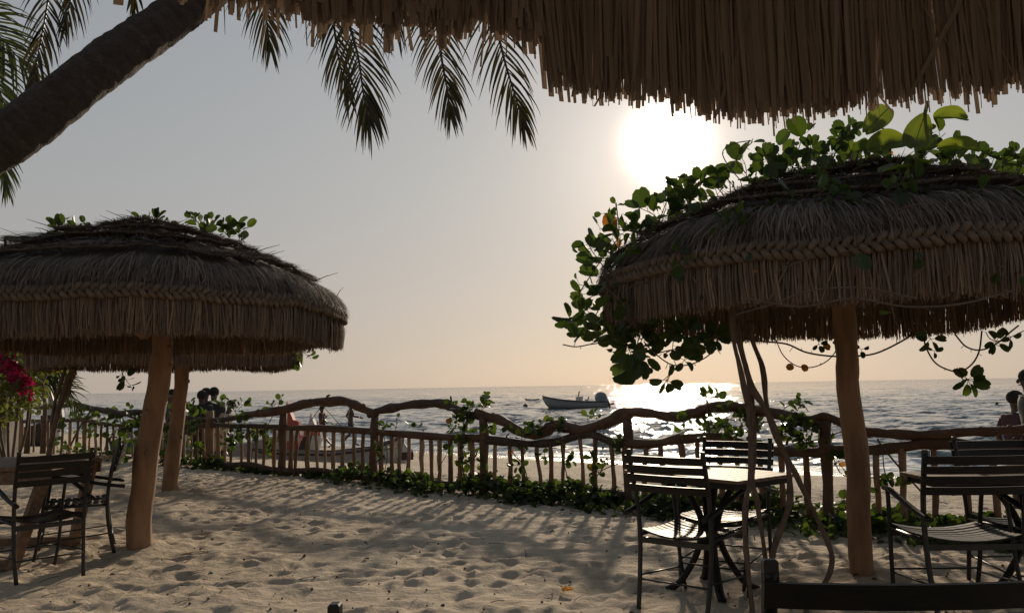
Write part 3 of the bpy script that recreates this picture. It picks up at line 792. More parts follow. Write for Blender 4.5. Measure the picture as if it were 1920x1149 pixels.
# ------------------------------------------------------------------ chairs and tables
def make_chair():
    root = empty('slatted_chair')
    def arc(xr, y, z, bow, n=9):       # bow backwards (-y)
        return [Vector((xr * (2 * t - 1), y - bow * (1 - (2 * t - 1) ** 2), z)) for t in np.linspace(0, 1, n)]
    for sx in (-1, 1):
        mb = MB(); mb.tube(smooth([(sx * .225, -.30, 0), (sx * .235, -.255, .22), (sx * .24, -.235, .44), (sx * .247, -.255, .66), (sx * .25, -.31, .90), (sx * .25, -.315, .915)], 4), .0145, 8)
        mb.box((sx * .25, -.315, .925), (.026, .020, .04), tone=.5, ch=.003)
        mb.build('rear_leg', M['metal'], root)
        mb = MB(); mb.tube(smooth([(sx * .22, .27, 0), (sx * .235, .235, .22), (sx * .24, .215, .44), (sx * .25, .19, .655)], 4), .0125, 8)
        mb.build('front_leg', M['metal'], root)
        mb = MB(); mb.tube(smooth([(sx * .262, -.36, .565), (sx * .268, -.20, .595), (sx * .268, .05, .655), (sx * .262, .15, .672), (sx * .255, .22, .668)], 4), .014, 8, flat=1.3)
        mb.build('armrest', M['slat'], root)
    # back slats, leaning and bowed
    for k, z in enumerate((.888, .832, .776, .714)):
        yb = -.30 + (.90 - z) * .26
        P = arc(.268, yb - .034, z, .030)
        mb = MB()
        base = len(mb.v); h2 = .0225; th = .007
        for p in P:
            for dy, dzz in ((-th, -h2), (th, -h2), (th, h2), (-th, h2)):
                mb.v.append((p.x, p.y + dy - dzz * .25, p.z + dzz))
        for i in range(len(P) - 1):
            a = base + 4 * i
            for q in range(4):
                r_ = (q + 1) % 4
                mb.face((a + q, a + r_, a + 4 + r_, a + 4 + q), .5)
        mb.face((base, base + 1, base + 2, base + 3), .5); e_ = base + 4 * (len(P) - 1); mb.face((e_ + 3, e_ + 2, e_ + 1, e_), .5)
        mb.build('back_slat', M['slat'], root)
    for k in range(9):
        y = -.205 + k * .054
        zc = .452 + .012 * (1 - ((k - 4) / 4) ** 2) * -1 + (k == 8) * -.006
        mb = MB(); xr = .232
        base = len(mb.v)
        n = 9
        for t in np.linspace(-1, 1, n):
            x = xr * t; z = zc - .034 * (1 - t * t)
            for dy, dzz in ((-.019, -.006), (.019, -.006), (.019, .006), (-.019, .006)):
                mb.v.append((x, y + dy, z + dzz))
        for i in range(n - 1):
            a = base + 4 * i
            for q in range(4):
                r_ = (q + 1) % 4
                mb.face((a + q, a + 4 + q, a + 4 + r_, a + r_), .5)
        mb.face((base + 3, base + 2, base + 1, base), .5); e_ = base + 4 * (n - 1); mb.face((e_, e_ + 1, e_ + 2, e_ + 3), .5)
        mb.build('seat_slat', M['slat'], root)
    mb = MB()
    for sx in (-1, 1): mb.tube([(sx * .236, -.24, .425), (sx * .236, .22, .425)], .012, 6)
    mb.box((0, -.235, .395), (.47, .018, .034)); mb.box((0, .215, .395), (.47, .018, .034))
    mb.build('seat_frame', M['metal'], root)
    for a, b in (((-.23, -.275, .17), (.23, -.275, .17)), ((-.23, .245, .17), (.23, .245, .17)), ((-.23, -.275, .19), (-.228, .245, .15)), ((.23, -.275, .19), (.228, .245, .15))):
        mb = MB(); mb.tube([a, b], .006, 6); mb.build('stretcher', M['metal'], root)
    return root
chair0 = make_chair()
chairs = [
    (1.07, 4.95, (.64, .77), 'black slatted armchair turned away from the camera at the square table by the vine stems'),
    (1.41, 5.56, (-.57, -.82), 'black slatted armchair facing the camera behind the square table, seen below the glitter'),
    (2.53, 4.76, (.03, 1), 'black slatted armchair turned away from the camera, right of the straight pole'),
    (3.10, 4.98, (0, -1), 'black slatted armchair facing the camera behind the table at the right edge'),
    (-3.52, 6.05, (-.74, .67), 'black slatted armchair with its back to the camera at the plank table on the left'),
    (-3.62, 6.74, (-.86, -.42), 'black slatted armchair at the right end of the plank table, beyond the nearer chair'),
    (.735, 1.83, (.02, 1), 'black chair whose broad top slat fills the lower right corner, closest to camera'),
    (-.63, 1.18, (-1, 0.02), 'chair of which only one black post tip shows at the bottom edge left of centre'),
]
for i, (x, y, f, lab) in enumerate(chairs):
    o = chair0 if i == 0 else copy_tree(chair0)
    z = ground_at(x, y) * .5 if i < 6 else 0.0
    o.location = (x, y, z - .005); o.rotation_euler = (0, 0, math.atan2(-f[0], f[1]))
    o.scale = (1.12 if i == 2 else 1.05 if i == 6 else .96, 1, 1.038 if i == 6 else .998 if i == 7 else .975)
    tag(o, lab, 'chair', 'black slatted armchairs around the tables')

def pedestal_table(x, y, ax, hl, hw, label):
    root = empty('pedestal_table', (x, y, 0), math.atan2(ax[1], ax[0]), label, 'table', 'slatted tables on black pedestals')
    mb = MB(); n = 8; w = 2 * hw / n
    for k in range(n): mb.box((0, -hw + w * (k + .5), .725), (2 * hl, w - .006, .02), tone=rf.random(), ch=.002)
    mb.build('tabletop', M['top'], root)
    mb = MB(); t = .03
    mb.box((0, -hw + .03, .695), (2 * hl - .06, .022, .036)); mb.box((0, hw - .03, .695), (2 * hl - .06, .022, .036))
    mb.box((-hl + .05, 0, .695), (.022, 2 * hw - .085, .036)); mb.box((hl - .05, 0, .695), (.022, 2 * hw - .085, .036))
    mb.build('top_frame', M['slat'], root)
    mb = MB(); mb.box((0, 0, .37), (.10, .10, .19), Matrix.Rotation(.78, 3, 'Z'), ch=.01)
    mb.build('pedestal_block', M['slat'], root)
    for k in range(4):
        a = PI / 4 + k * PI / 2 + .1
        c, s = math.cos(a), math.sin(a)
        pts = smooth([(c * .29, s * .29, .0), (c * .20, s * .20, .05), (c * .10, s * .10, .2), (c * .055, s * .055, .34), (c * .06, s * .06, .46), (c * .13, s * .13, .60), (c * .21, s * .21, .70)], 4)
        mb = MB(); mb.tube(pts, .021, 8, flat=1.3); mb.build('leg', M['slat'], root)
    return root
pedestal_table(1.24, 5.25, (.6, -.79), .46, .30, 'small slatted square table between two black chairs beside the vine stems')
pedestal_table(3.0, 4.80, (1, .02), .61, .27, 'slatted pedestal table at the right edge between two black chairs')
# plank table at left
pt_ = empty('plank_table', (-4.25, 6.6, 0), 0.04, 'heavy brown plank table with slanting legs at the left edge', 'table')
mb = MB()
for k in range(5): mb.box((0, -.40 + k * .20, .745), (1.5, .194, .035), tone=rf.random(), ch=.003)
mb.build('tabletop', M['plank'], pt_)
for s_g in (-1, 1):
    mb = MB(); mb.box((0, s_g * .44, .675), (1.36, .03, .10), ch=.003); mb.build('apron', M['plank'], pt_)
for s_g in (-1, 1):
    for e_ in (-1, 1):
        mb = MB(); mb.tube([(e_ * .62 * 1 + .02, s_g * .36, .72), (e_ * .62 - .16, s_g * .46, .0)], .055, 4, sm=False); mb.build('leg', M['plank'], pt_)
    mb = MB(); mb.box((-.15, s_g * .47, .045), (1.30, .05, .07), ch=.004); mb.build('foot_rail', M['plank'], pt_)

# ------------------------------------------------------------------ vines
def sprig(st, lf, base, d, length, n, size, rd, droop=0.0, dry=None):
    d = Vector(d).normalized(); P = [Vector(base)]
    for k in range(5):
        d = (d + Vector((rd.gauss(0, .16), rd.gauss(0, .16), rd.gauss(0, .12) - droop))).normalized()
        P.append(P[-1] + d * length / 5)
    st.tube(P, [.0045, .004, .0035, .003, .0025, .002], 5)
    for k in range(n):
        t = (k + .6) / n * 5; i = min(4, int(t)); q = P[i].lerp(P[i + 1], t - i)
        ax = (P[i + 1] - P[i]).normalized()
        a = k * 2.4 + rd.random(); o1 = ax.orthogonal().normalized(); o2 = ax.cross(o1)
        o = o1 * math.cos(a) + o2 * math.sin(a)
        dd = (o * .85 + ax * .55 + Vector((0, 0, .25))).normalized()
        pe = q + dd * size * rd.uniform(.25, .55)
        st.tube([q, pe], .0016, 3, cap=False)
        nn = (ax * .8 - o * .4 + Vector((rd.gauss(0, .4), rd.gauss(0, .4), rd.gauss(0, .4)))).normalized()
        tgt = dry if (dry is not None and rd.random() < .012) else lf
        tgt.leaf(pe, (dd + Vector((rd.gauss(0, .3), rd.gauss(0, .3), rd.gauss(0, .3)))).normalized(), nn, size * rd.choice((.45, .7, .9, 1.0, 1.15, 1.3)), tone=min(1, max(0, rd.gauss(.45, .22))), fold=rd.uniform(.1, .75), wid=rd.uniform(.75, 1.05))
def finish(root, st, lf, dry):
    O_ = root.location
    n0 = len(lf.f); b0 = len(lf.v)
    lf.v += dry.v; lf.f += [tuple(i + b0 for i in f) for f in dry.f]; lf.t += dry.t; lf.sm += dry.sm
    for m_, n_, k_ in ((st, 'stem', M['liana']), (lf, 'foliage', M['leaf'])):
        if not m_.v: continue
        m_.v = [(a - O_.x, b - O_.y, c - O_.z) for a, b, c in m_.v]
        o = m_.build(n_, k_, root)
    o.data.materials.append(M['leaf_dry'])
    for p in o.data.polygons[n0:]: p.material_index = 1

# vine over the right parasol
rv = random.Random(31)
vine = empty('climbing_vine', G(1440, 1149), 0, 'leafy vine with bare twisting trunks climbing over the right parasol', 'vine')
st, lf, dry = MB(), MB(), MB()
dp3 = p3.y
trunks = [
    ([(1373, 560), (1375, 634), (1390, 700), (1403, 772), (1408, 850), (1405, 905), (1396, 961), (1397, 1010), (1402, 1057), (1410, 1145), (1412, 1190)], 4.5, .014),
    ([(1382, 560), (1388, 640), (1402, 700), (1414, 790), (1414, 850), (1412, 900), (1421, 950), (1433, 1030), (1438, 1090), (1442, 1170)], 4.62, .0135),
    ([(1380, 600), (1388, 650), (1410, 725), (1432, 762), (1456, 818), (1477, 870), (1481, 935), (1470, 975), (1453, 1022), (1446, 1075), (1440, 1150)], 4.56, .0165),
    ([(1404, 600), (1411, 640), (1430, 690), (1437, 755), (1450, 795), (1472, 850), (1500, 905), (1532, 972), (1552, 1016), (1560, 1052), (1548, 1090), (1505, 1150)], 4.66, .015),
]
for pl, d, r in trunks:
    mb = MB(); P = smooth([D(x, y, d) for x, y in pl], 5)
    P[-1].z = -.05
    mb.tube(P, [r * (1 + .15 * math.sin(k * .7)) for k in range(len(P))], 8, rough=.3, rs=d * 9)
    O_ = vine.location; mb.v = [(a - O_.x, b - O_.y, c - O_.z) for a, b, c in mb.v]
    mb.build('trunk', M['liana'], vine)
# silhouette sprigs: (px, py, depth, direction x/z, length, n)
edge = [(1135, 545), (1138, 510), (1150, 470), (1185, 445), (1215, 425), (1250, 405), (1290, 395), (1330, 375), (1370, 358), (1410, 345), (1460, 330), (1510, 320), (1560, 315), (1620, 312), (1680, 312), (1740, 318), (1800, 325), (1860, 335), (1920, 345), (1990, 365)]
for i in range(len(edge) - 1):
    (a, b), (c, d) = edge[i], edge[i + 1]
    for k in range(3):
        t = rv.random(); px, py = a + (c - a) * t, b + (d - b) * t
        dep = dp3 + rv.uniform(-.35, .25)
        nx_, nz_ = (d - b), -(c - a)                          # outward in the picture plane
        l = math.hypot(nx_, nz_); ox, oz = nx_ / l, -nz_ / l
        dirv = (ox + rv.gauss(0, .45), rv.gauss(-.2, .5), oz + rv.gauss(0, .35))
        sprig(st, lf, D(px, py + 6, dep), dirv, rv.uniform(.09, .28) * (1.15 if px < 1350 or px > 1400 else .9), rv.randint(3, 6), rv.uniform(.085, .125), rv, 0, dry)
# hanging mass on the left rim
for k in range(24):
    px = rv.triangular(1078, 1320, 1140); py = rv.uniform(520, 640) if px < 1180 else rv.uniform(590, 645)
    dep = dp3 + rv.uniform(-.6, .4)
    sprig(st, lf, D(px, py, dep), (rv.uniform(-1, .5), rv.uniform(-.6, .3), rv.uniform(-1.2, .2)), rv.uniform(.08, .26), rv.randint(4, 7), rv.uniform(.08, .13), rv, .06, dry)
# leaves lying over the thatch
for k in range(60):
    th = rv.uniform(PI * .95, PI * 2.05); rr_ = 1.66 * math.sqrt(rv.uniform(.15, 1))
    zz = interp(rr_, [(r, z) for r, z in PROF]) + .03
    p = Vector((p3.x + rr_ * math.cos(th), p3.y + rr_ * math.sin(th), zz))
    if p.x > p3.x + .1 and rv.random() < .45: continue
    sprig(st, lf, p, (rv.gauss(0, 1), rv.gauss(-.3, .6), rv.uniform(.1, .6)), rv.uniform(.06, .2), rv.randint(3, 6), rv.uniform(.05, .085), rv, .03, dry)
for k in range(26):                                        # small bits clinging to the fringe
    th = rv.uniform(PI * 1.05, PI * 1.9)
    p = Vector((p3.x + 1.7 * math.cos(th), p3.y + 1.7 * math.sin(th), rv.uniform(1.72, 2.0)))
    sprig(st, lf, p, (rv.gauss(0, .6), -.3, rv.gauss(-.3, .4)), rv.uniform(.06, .25), rv.randint(1, 4), rv.uniform(.05, .075), rv, .03, dry)
# trailing runners
runners = [
    ([(1290, 615), (1318, 640), (1240, 660), (1225, 668)], 4.9, .004),
    ([(1207, 640), (1225, 660), (1258, 683), (1290, 684), (1320, 672), (1348, 650)], 4.7, .004),
    ([(1256, 684), (1255, 705), (1250, 716)], 4.7, .003),
    ([(1395, 635), (1430, 640), (1475, 645), (1510, 660), (1550, 667), (1590, 668), (1640, 663), (1690, 640), (1720, 620)], 5.6, .0065),
    ([(1455, 637), (1468, 665), (1490, 684), (1515, 689), (1540, 683), (1560, 668), (1578, 640)], 5.6, .004),
    ([(1732, 628), (1736, 650), (1752, 678), (1775, 692), (1800, 696), (1822, 683), (1836, 658), (1841, 620)], 5.3, .0055),
    ([(1790, 626), (1812, 650), (1840, 656), (1870, 643), (1895, 622), (1910, 610)], 5.3, .0055),
    ([(1848, 622), (1858, 636), (1880, 638), (1920, 620)], 5.2, .003),
    ([(1790, 696), (1800, 704), (1808, 714)], 5.3, .003),
    ([(1055, 646), (1080, 650), (1110, 645), (1150, 640)], 4.9, .004),
    ([(1388, 338), (1365, 310), (1355, 285), (1375, 270), (1410, 265), (1396, 280), (1380, 300), (1398, 325)], 5.0, .0035),
    ([(1105, 600), (1085, 560), (1105, 520), (1140, 470), (1160, 440), (1155, 380)], 5.1, .004),
    ([(1400, 560), (1500, 575), (1600, 560), (1700, 575), (1800, 570), (1900, 545)], 3.55, .005),
    ([(1380, 590), (1450, 570), (1520, 545), (1620, 540), (1720, 560)], 3.58, .004),
]
for pl, d, r in runners:
    P = smooth([D(x, y, d) for x, y in pl], 6); st.tube(P, r, 5)
    for q in P[2:-1:3]:
        if rv.random() < .35:
            st.tube([q, q + Vector((rv.gauss(0, .02), 0, rv.uniform(-.04, .04)))], .002, 4)
def cluster(px, py, d, n, size, spread=1.0, down=0.0):
    c = D(px, py, d)
    for k in range(n):
        a = 2 * PI * k / n + rv.random() * .5
        dd = Vector((math.cos(a) * spread, rv.gauss(-.2, .4), math.sin(a) * spread - down)).normalized()
        st.tube([c, c + dd * size * .35], .002, 3, cap=False)
        lf.leaf(c + dd * size * .3, dd, Vector((rv.gauss(0, .4), -1, rv.gauss(0, .4))), size * rv.uniform(.8, 1.15), tone=rv.uniform(.3, .7), fold=rv.uniform(.2, .9), wid=rv.uniform(.55, .9))
for a in ((1250, 712, 4.7, 5, .085, 1, .5), (1815, 712, 5.3, 9, .095), (1283, 675, 4.7, 5, .07), (1745, 635, 5.3, 5, .08, 1, .4), (1752, 658, 5.3, 3, .04), (1868, 640, 5.2, 6, .08), (1895, 632, 5.2, 3, .06),
          (1535, 645, 5.6, 4, .05, 1, .3), (1580, 648, 5.6, 5, .06), (1615, 655, 5.6, 3, .06), (1070, 602, 4.9, 4, .09, 1, .2), (1092, 552, 4.95, 3, .085), (1100, 580, 4.9, 5, .08), (1206, 665, 4.7, 4, .12, 1, 1.2),
          (1180, 655, 4.7, 5, .10, 1, .9), (1290, 625, 4.7, 8, .09), (1340, 632, 4.7, 9, .08), (1410, 372, 5.0, 4, .03), (1590, 240, 4.9, 9, .075), (1575, 262, 4.9, 7, .07), (1560, 290, 4.9, 9, .08), (1155, 385, 5.1, 3, .05), (1310, 345, 5.0, 8, .085), (1275, 352, 5.0, 6, .075), (1440, 300, 4.9, 9, .095), (1520, 280, 4.9, 8, .08), (1880, 305, 4.8, 8, .085), (1905, 290, 4.8, 7, .07)):
    cluster(*a)
st.tube(smooth([D(1592, 240, 4.9), D(1578, 265, 4.9), D(1565, 290, 4.9), D(1555, 325, 4.9)]), .004, 5)
for px, py, d in ((1488, 686, 5.6), (1543, 648, 5.6), (1505, 683, 5.6)):
    dry.leaf(D(px, py, d), (rv.gauss(0, 1), -.2, -.5), (0, -1, .3), .055, tone=.6)
finish(vine, st, lf, dry)

# large light leaves rising from the roof of the right parasol
big = empty('broad_leaf_shoot', D(1720, 335, 4.55), 0, 'shoot with five very large pale green leaves above the right parasol roof', 'plant')
bs = MB(); O_ = big.location
bs.tube([q - O_ for q in smooth([D(1718, 338, 4.55), D(1727, 300, 4.5), D(1728, 262, 4.45), D(1732, 225, 4.42), D(1740, 190, 4.4)], 5)], [.011] * 21, 7)
bs.build('stem', M['leaf_big'], big)
def big_leaf(a, b, n, wid, bend):
    """a: stalk end, b: tip, curved two-lobed blade"""
    mb = MB(); d = (b - a); L = d.length; d.normalize(); n = Vector(n); n = (n - d * n.dot(d)).normalized(); s = d.cross(n)
    NU, NV = 12, 8; base = 0
    for i in range(NU + 1):
        u = i / NU
        w = wid * (math.sin(PI * min(1, u * .93 + .035)) ** .55)
        for j in range(NV + 1):
            v = 2 * j / NV - 1
            notch = .05 * L * (1 - min(1, abs(v) * 2.2)) * (u ** 6)
            z = bend * (v * v) * w * .9 - .35 * bend * L * (u - .5) ** 2 + .004 * math.sin(9 * u + 5 * v)
            mb.v.append(tuple(a + d * (u * L - notch) + s * (v * w) + n * z - O_))
    for i in range(NU):
        for j in range(NV):
            q = i * (NV + 1) + j
            mb.face((q, q + 1, q + NV + 2, q + NV + 1), .45 + .1 * (j % 2), True)
    lo = mb.build('leaf', M['leaf_big'], big)
    vb = MB(); vb.tube([a + d * (L * t) - n * .002 - n * (.35 * bend * L * (t - .5) ** 2) - O_ for t in np.linspace(0, .95, 8)], .0028, 4)
    vb.build('midrib', M['leaf_big'], lo)
big_leaf(D(1704, 260, 4.45), D(1628, 280, 4.4), (.0, -.8, .55), .085, .5)
big_leaf(D(1733, 215, 4.42), D(1712, 282, 4.3), (-.3, -1, .1), .075, -.4)
big_leaf(D(1757, 275, 4.45), D(1838, 280, 4.35), (.05, -.75, .7), .07, .7)
big_leaf(D(1750, 218, 4.40), D(1816, 222, 4.35), (.0, -.7, .6), .07, .6)
big_leaf(D(1668, 200, 4.45), D(1622, 248, 4.35), (.2, -.9, .4), .065, .5)
big_leaf(D(1712, 312, 4.5), D(1650, 318, 4.3), (0, -.3, 1), .05, .5)
big_leaf(D(1726, 305, 4.5), D(1752, 302, 4.3), (0, -.4, 1), .05, .5)

# vines growing out of the left parasols' tops
def roof_vine(specs, label, loc, runs=()):
    root = empty('climbing_vine', loc, 0, label, 'vine')
    st, lf, dry = MB(), MB(), MB(); rr = random.Random(len(specs) * 7 + 1)
    for px, py, d, n, size, l in specs:
        for k in range(n):
            sprig(st, lf, D(px + rr.uniform(-6, 6), py, d), (rr.gauss(0, .6), rr.gauss(0, .4), rr.uniform(.3, 1)), l * rr.uniform(.6, 1.1), rr.randint(3, 6), size, rr, 0, dry)
    for pl, d, r in runs: st.tube(smooth([D(x, y, d) for x, y in pl], 5), r, 5)
    finish(root, st, lf, dry); return root
d1 = pb_left.y
roof_vine([(110, 442, d1 - .2, 2, .08, .14), (145, 432, d1 - .1, 2, .07, .12), (262, 418, d1, 1, .06, .08), (300, 420, d1, 2, .08, .07), (372, 420, d1, 2, .06, .10), (400, 432, d1 - .2, 3, .07, .14), (430, 445, d1 - .3, 3, .075, .16), (455, 455, d1 - .3, 3, .08, .13), (248, 478, d1 - .9, 3, .08, .15), (210, 470, d1 - .9, 1, .06, .12)],
          'sparse green vine sprigs sprouting from the top of the nearest left parasol', (pb_left.x, pb_left.y, 2.6), [([(60, 470), (150, 450), (260, 428), (360, 432), (450, 462)], d1 - .45, .006)])
d2 = p2.y
def hang_vine(specs, label, loc, runs=()):
    root = empty('hanging_vine', loc, 0, label, 'vine')
    st, lf, dry = MB(), MB(), MB(); rr = random.Random(len(specs) * 5 + 3)
    for px, py, d, n, size, l in specs:
        for k in range(n):
            sprig(st, lf, D(px, py, d), (rr.gauss(0, .35), rr.gauss(0, .3), -1), l * rr.uniform(.7, 1.1), rr.randint(4, 6), size, rr, .02, dry)
    for pl, d, r in runs: st.tube(smooth([D(x, y, d) for x, y in pl], 5), r, 5)
    finish(root, st, lf, dry)
hang_vine([(565, 656, d2 - .2, 3, .085, .22), (556, 664, d2 - .2, 2, .07, .15)], 'leaf cluster hanging from the right rim of the farther left parasol', D(565, 656, d2 - .2))
hang_vine([(228, 698, d2 - 1.4, 2, .10, .28)], 'lone dangling sprig under the left parasols with sea behind', D(228, 695, d2 - 1.4), [([(236, 688), (230, 700), (226, 716)], d2 - 1.4, .004)])

# lianas under the far left parasol
li = empty('bare_vine_stems', G(95, 905), 0, 'bundle of bare dark vine stems rising to the farther left parasol', 'vine')
for pl, r in (([(138, 688), (128, 712), (116, 748), (104, 790), (92, 850), (84, 905)], .035), ([(124, 688), (112, 722), (100, 770), (96, 830), (90, 900)], .02), ([(142, 690), (134, 716), (124, 742), (108, 772), (98, 820), (78, 900)], .018)):
    mb = MB(); P = smooth([D(x, y, 10.0) for x, y in pl], 5); mb.tube([q - li.location for q in P], r, 7, rough=.3, rs=r); mb.build('stem', M['liana'], li)

# climbers on the fence
def fence_vine(px, label, spots, runs=(), size=.085):
    root = empty('fence_vine', FP(px, 900), 0, label, 'vine', 'leafy climbers on the branch fence')
    root.location.z = 0
    st, lf, dry = MB(), MB(), MB(); rr = random.Random(px)
    for (x, y, n, up) in spots:
        for k in range(max(1, n - 1) if n > 2 else n):
            q = FP(x + rr.gauss(0, 7), y + rr.gauss(0, 5), rr.uniform(-.14, .05))
            sprig(st, lf, q, (rr.gauss(0, .7), rr.gauss(-.2, .5), up + rr.gauss(0, .4)), rr.uniform(.1, .26) * (.35 if n == 1 else .85), 3 if n == 1 else rr.randint(4, 6), size * rr.uniform(.8, 1.1), rr, .02, dry)
    for pl, r in runs: st.tube(smooth([FP(x, y, -.09) for x, y in pl], 5), r, 5)
    finish(root, st, lf, dry)
fence_vine(430, 'leafy climber with whorls of leaves on the fence beside the group of people', [(420, 762, 3, .8), (440, 765, 4, .8), (430, 785, 4, 0), (435, 805, 5, -.3), (440, 830, 3, 0), (350, 765, 3, .6), (345, 780, 2, .2), (405, 840, 2, 0)], [([(430, 870), (436, 830), (428, 790), (432, 758)], .008)], .10)
fence_vine(500, 'low climber hanging among the pickets left of the first dark post', [(470, 820, 3, 0), (478, 808, 2, 0), (500, 838, 3, 0), (512, 815, 3, .2), (517, 764, 2, .8), (460, 812, 2, 0), (490, 850, 2, .1)], [([(470, 870), (478, 830), (500, 800), (517, 768)], .006)], .09)
fence_vine(605, 'single tiny sprig on the arched rail with a thin runner below it', [(604, 748, 1, 1), (622, 775, 1, -.4), (630, 785, 1, -.4)], [([(604, 748), (606, 758), (612, 768), (625, 782), (640, 800)], .005), ([(600, 765), (590, 778), (582, 790)], .005)], .07)
fence_vine(735, 'low leafy sprigs on the middle rail beside the post left of the boat', [(715, 800, 3, .3), (735, 806, 2, .5), (757, 802, 1, .8), (720, 840, 3, 0), (725, 860, 3, 0), (782, 808, 1, .8)], [([(702, 782), (712, 795), (730, 800)], .008), ([(720, 890), (726, 850), (716, 805)], .006)], .075)
fence_vine(880, 'bushiest climber, heaped over the fence post below the boat', [(880, 768, 4, .8), (897, 764, 2, 1), (865, 772, 3, .3), (870, 790, 5, 0), (875, 806, 5, -.1), (850, 805, 3, 0), (840, 815, 2, 0), (915, 803, 3, -.2), (870, 840, 3, -.2), (868, 860, 3, 0), (885, 872, 3, 0)], [([(872, 900), (866, 860), (872, 800), (882, 768)], .009), ([(820, 880), (838, 850), (848, 822)], .005)], .085)
fence_vine(1000, 'scattered sprigs climbing between pickets right of the bushy post', [(995, 800, 2, .6), (1012, 795, 2, .7), (1045, 815, 2, .3), (972, 808, 2, 0), (960, 840, 2, 0), (1003, 840, 2, -.2), (982, 870, 2, .4), (1050, 795, 1, .8), (1058, 868, 3, .5), (1064, 845, 1, .8)], [([(990, 900), (980, 870), (955, 840), (950, 815)], .006), ([(1065, 900), (1058, 870), (1052, 840), (1055, 820)], .006), ([(965, 790), (945, 800), (938, 808)], .005)], .08)
fence_vine(1145, 'climber on the pickets just left of the thick post behind the square table', [(1145, 845, 4, .2), (1125, 855, 3, 0), (1140, 865, 2, -.2), (1100, 787, 1, .5), (1112, 784, 1, .8), (1122, 780, 1, .8), (1128, 880, 2, 0)], [([(1105, 920), (1125, 885), (1160, 868)], .006), ([(1138, 800), (1155, 812), (1190, 830)], .005), ([(1130, 800), (1132, 815)], .004)], .075)
fence_vine(1330, 'climber against the glitter with a three-leaf tip above the top rail', [(1326, 748, 1, 1.2), (1322, 760, 2, .8), (1330, 790, 4, 0), (1310, 797, 3, 0), (1290, 800, 2, 0), (1385, 790, 5, 0), (1375, 805, 4, -.1), (1365, 780, 3, 0), (1418, 785, 3, 0), (1425, 805, 3, 0), (1390, 820, 3, 0), (1345, 795, 3, 0), (1420, 825, 2, 0)], [([(1330, 880), (1332, 830), (1328, 790), (1326, 745)], .007), ([(1250, 785), (1285, 790), (1350, 775)], .005), ([(1230, 830), (1300, 805), (1380, 800), (1440, 790)], .005)], .075)
fence_vine(1480, 'climber in the gap between the rails left of the capped post', [(1480, 770, 2, .7), (1505, 765, 1, 1), (1518, 772, 1, 1), (1490, 800, 4, 0), (1480, 815, 3, -.2), (1515, 815, 5, .5), (1520, 830, 3, .3), (1495, 828, 3, 0), (1475, 792, 2, 0)], [([(1460, 780), (1475, 805), (1500, 825), (1530, 838)], .006), ([(1460, 840), (1500, 832), (1540, 822), (1580, 808)], .006)], .075)
fence_vine(1575, 'small climber under the middle rail right of the capped post', [(1570, 870, 3, -.2), (1580, 862, 2, 0), (1560, 855, 1, 0)], [([(1560, 850), (1575, 885), (1600, 895), (1640, 895)], .005), ([(1555, 850), (1553, 890), (1560, 920)], .004)], .07)
fence_vine(1680, 'thin runner with few leaves on the far right pickets', [(1678, 912, 3, .2), (1690, 905, 1, .2), (1672, 895, 1, .2)], [([(1645, 822), (1655, 838), (1690, 880), (1735, 930)], .008), ([(1655, 838), (1658, 880), (1670, 910)], .005)], .075)
fence_vine(200, 'dense tangle of leaves and dark stems over the far left fence', [(x, y, 3, .1) for x in range(110, 385, 20) for y in (805, 845)] + [(x, 785, 2, .3) for x in range(130, 380, 24)], [([(120, 860), (150, 800), (170, 770)], .02), ([(380, 785), (300, 795), (240, 780)], .02)], .12)

# ground-creeping leaves along the foot of the fence (nobody could count them)
gl = MB(); rg_ = random.Random(77)
cover_line = [(330, 880, .30, .25), (420, 885, .2, .16), (520, 890, .05, .05), (610, 905, .15, .10), (680, 905, .42, .30), (760, 912, .36, .25), (905, 925, .42, .30), (1000, 945, .40, .30), (1100, 955, .38, .28), (1200, 965, .40, .30), (1320, 975, .42, .30), (1450, 985, .5, .36), (1545, 990, .5, .40), (1650, 1000, .42, .30), (1720, 1010, .46, .34), (1800, 1010, .40, .28), (1930, 1015, .40, .28), (2060, 1010, .3, .3)]
for _ in range(7000):
    px = rg_.uniform(318, 2060)
    wd = interp(px, [(a, c) for a, b, c, d in cover_line]); hh = interp(px, [(a, d) for a, b, c, d in cover_line])
    if wd < .07 and rg_.random() < .8: continue
    q = FP(px, 900); o = rg_.gauss(-.06, .42) * wd * 1.25
    if o < -wd * 1.35: continue
    x, y = q.x + NX * o, q.y + NY * o
    cl = .5 + .5 * noise.noise(Vector((x * 1.7, y * 1.7, 3)))
    if cl < .46 and rg_.random() < .72: continue
    f = max(0.08, 1 - (o / (wd * 1.15)) ** 2)
    z = ground_at(x, y) + hh * f * (.05 + 1.5 * cl ** 1.6) * (rg_.random() ** .8)
    d = Vector((rg_.gauss(0, .8), rg_.gauss(-.2, .8), rg_.uniform(-.1, .9)))
    gl.leaf((x, y, z), d, (rg_.gauss(0, .6), rg_.gauss(-.3, .6), 1), rg_.uniform(.055, .10), tone=min(1, max(0, rg_.gauss(.42, .22))), fold=rg_.uniform(.1, .6))
go = gl.build('creeping_vine_cover', M['leaf'])
tag(go, 'low creeping vine leaves covering the sand along the foot of the fence', 'ground cover', kind='stuff')

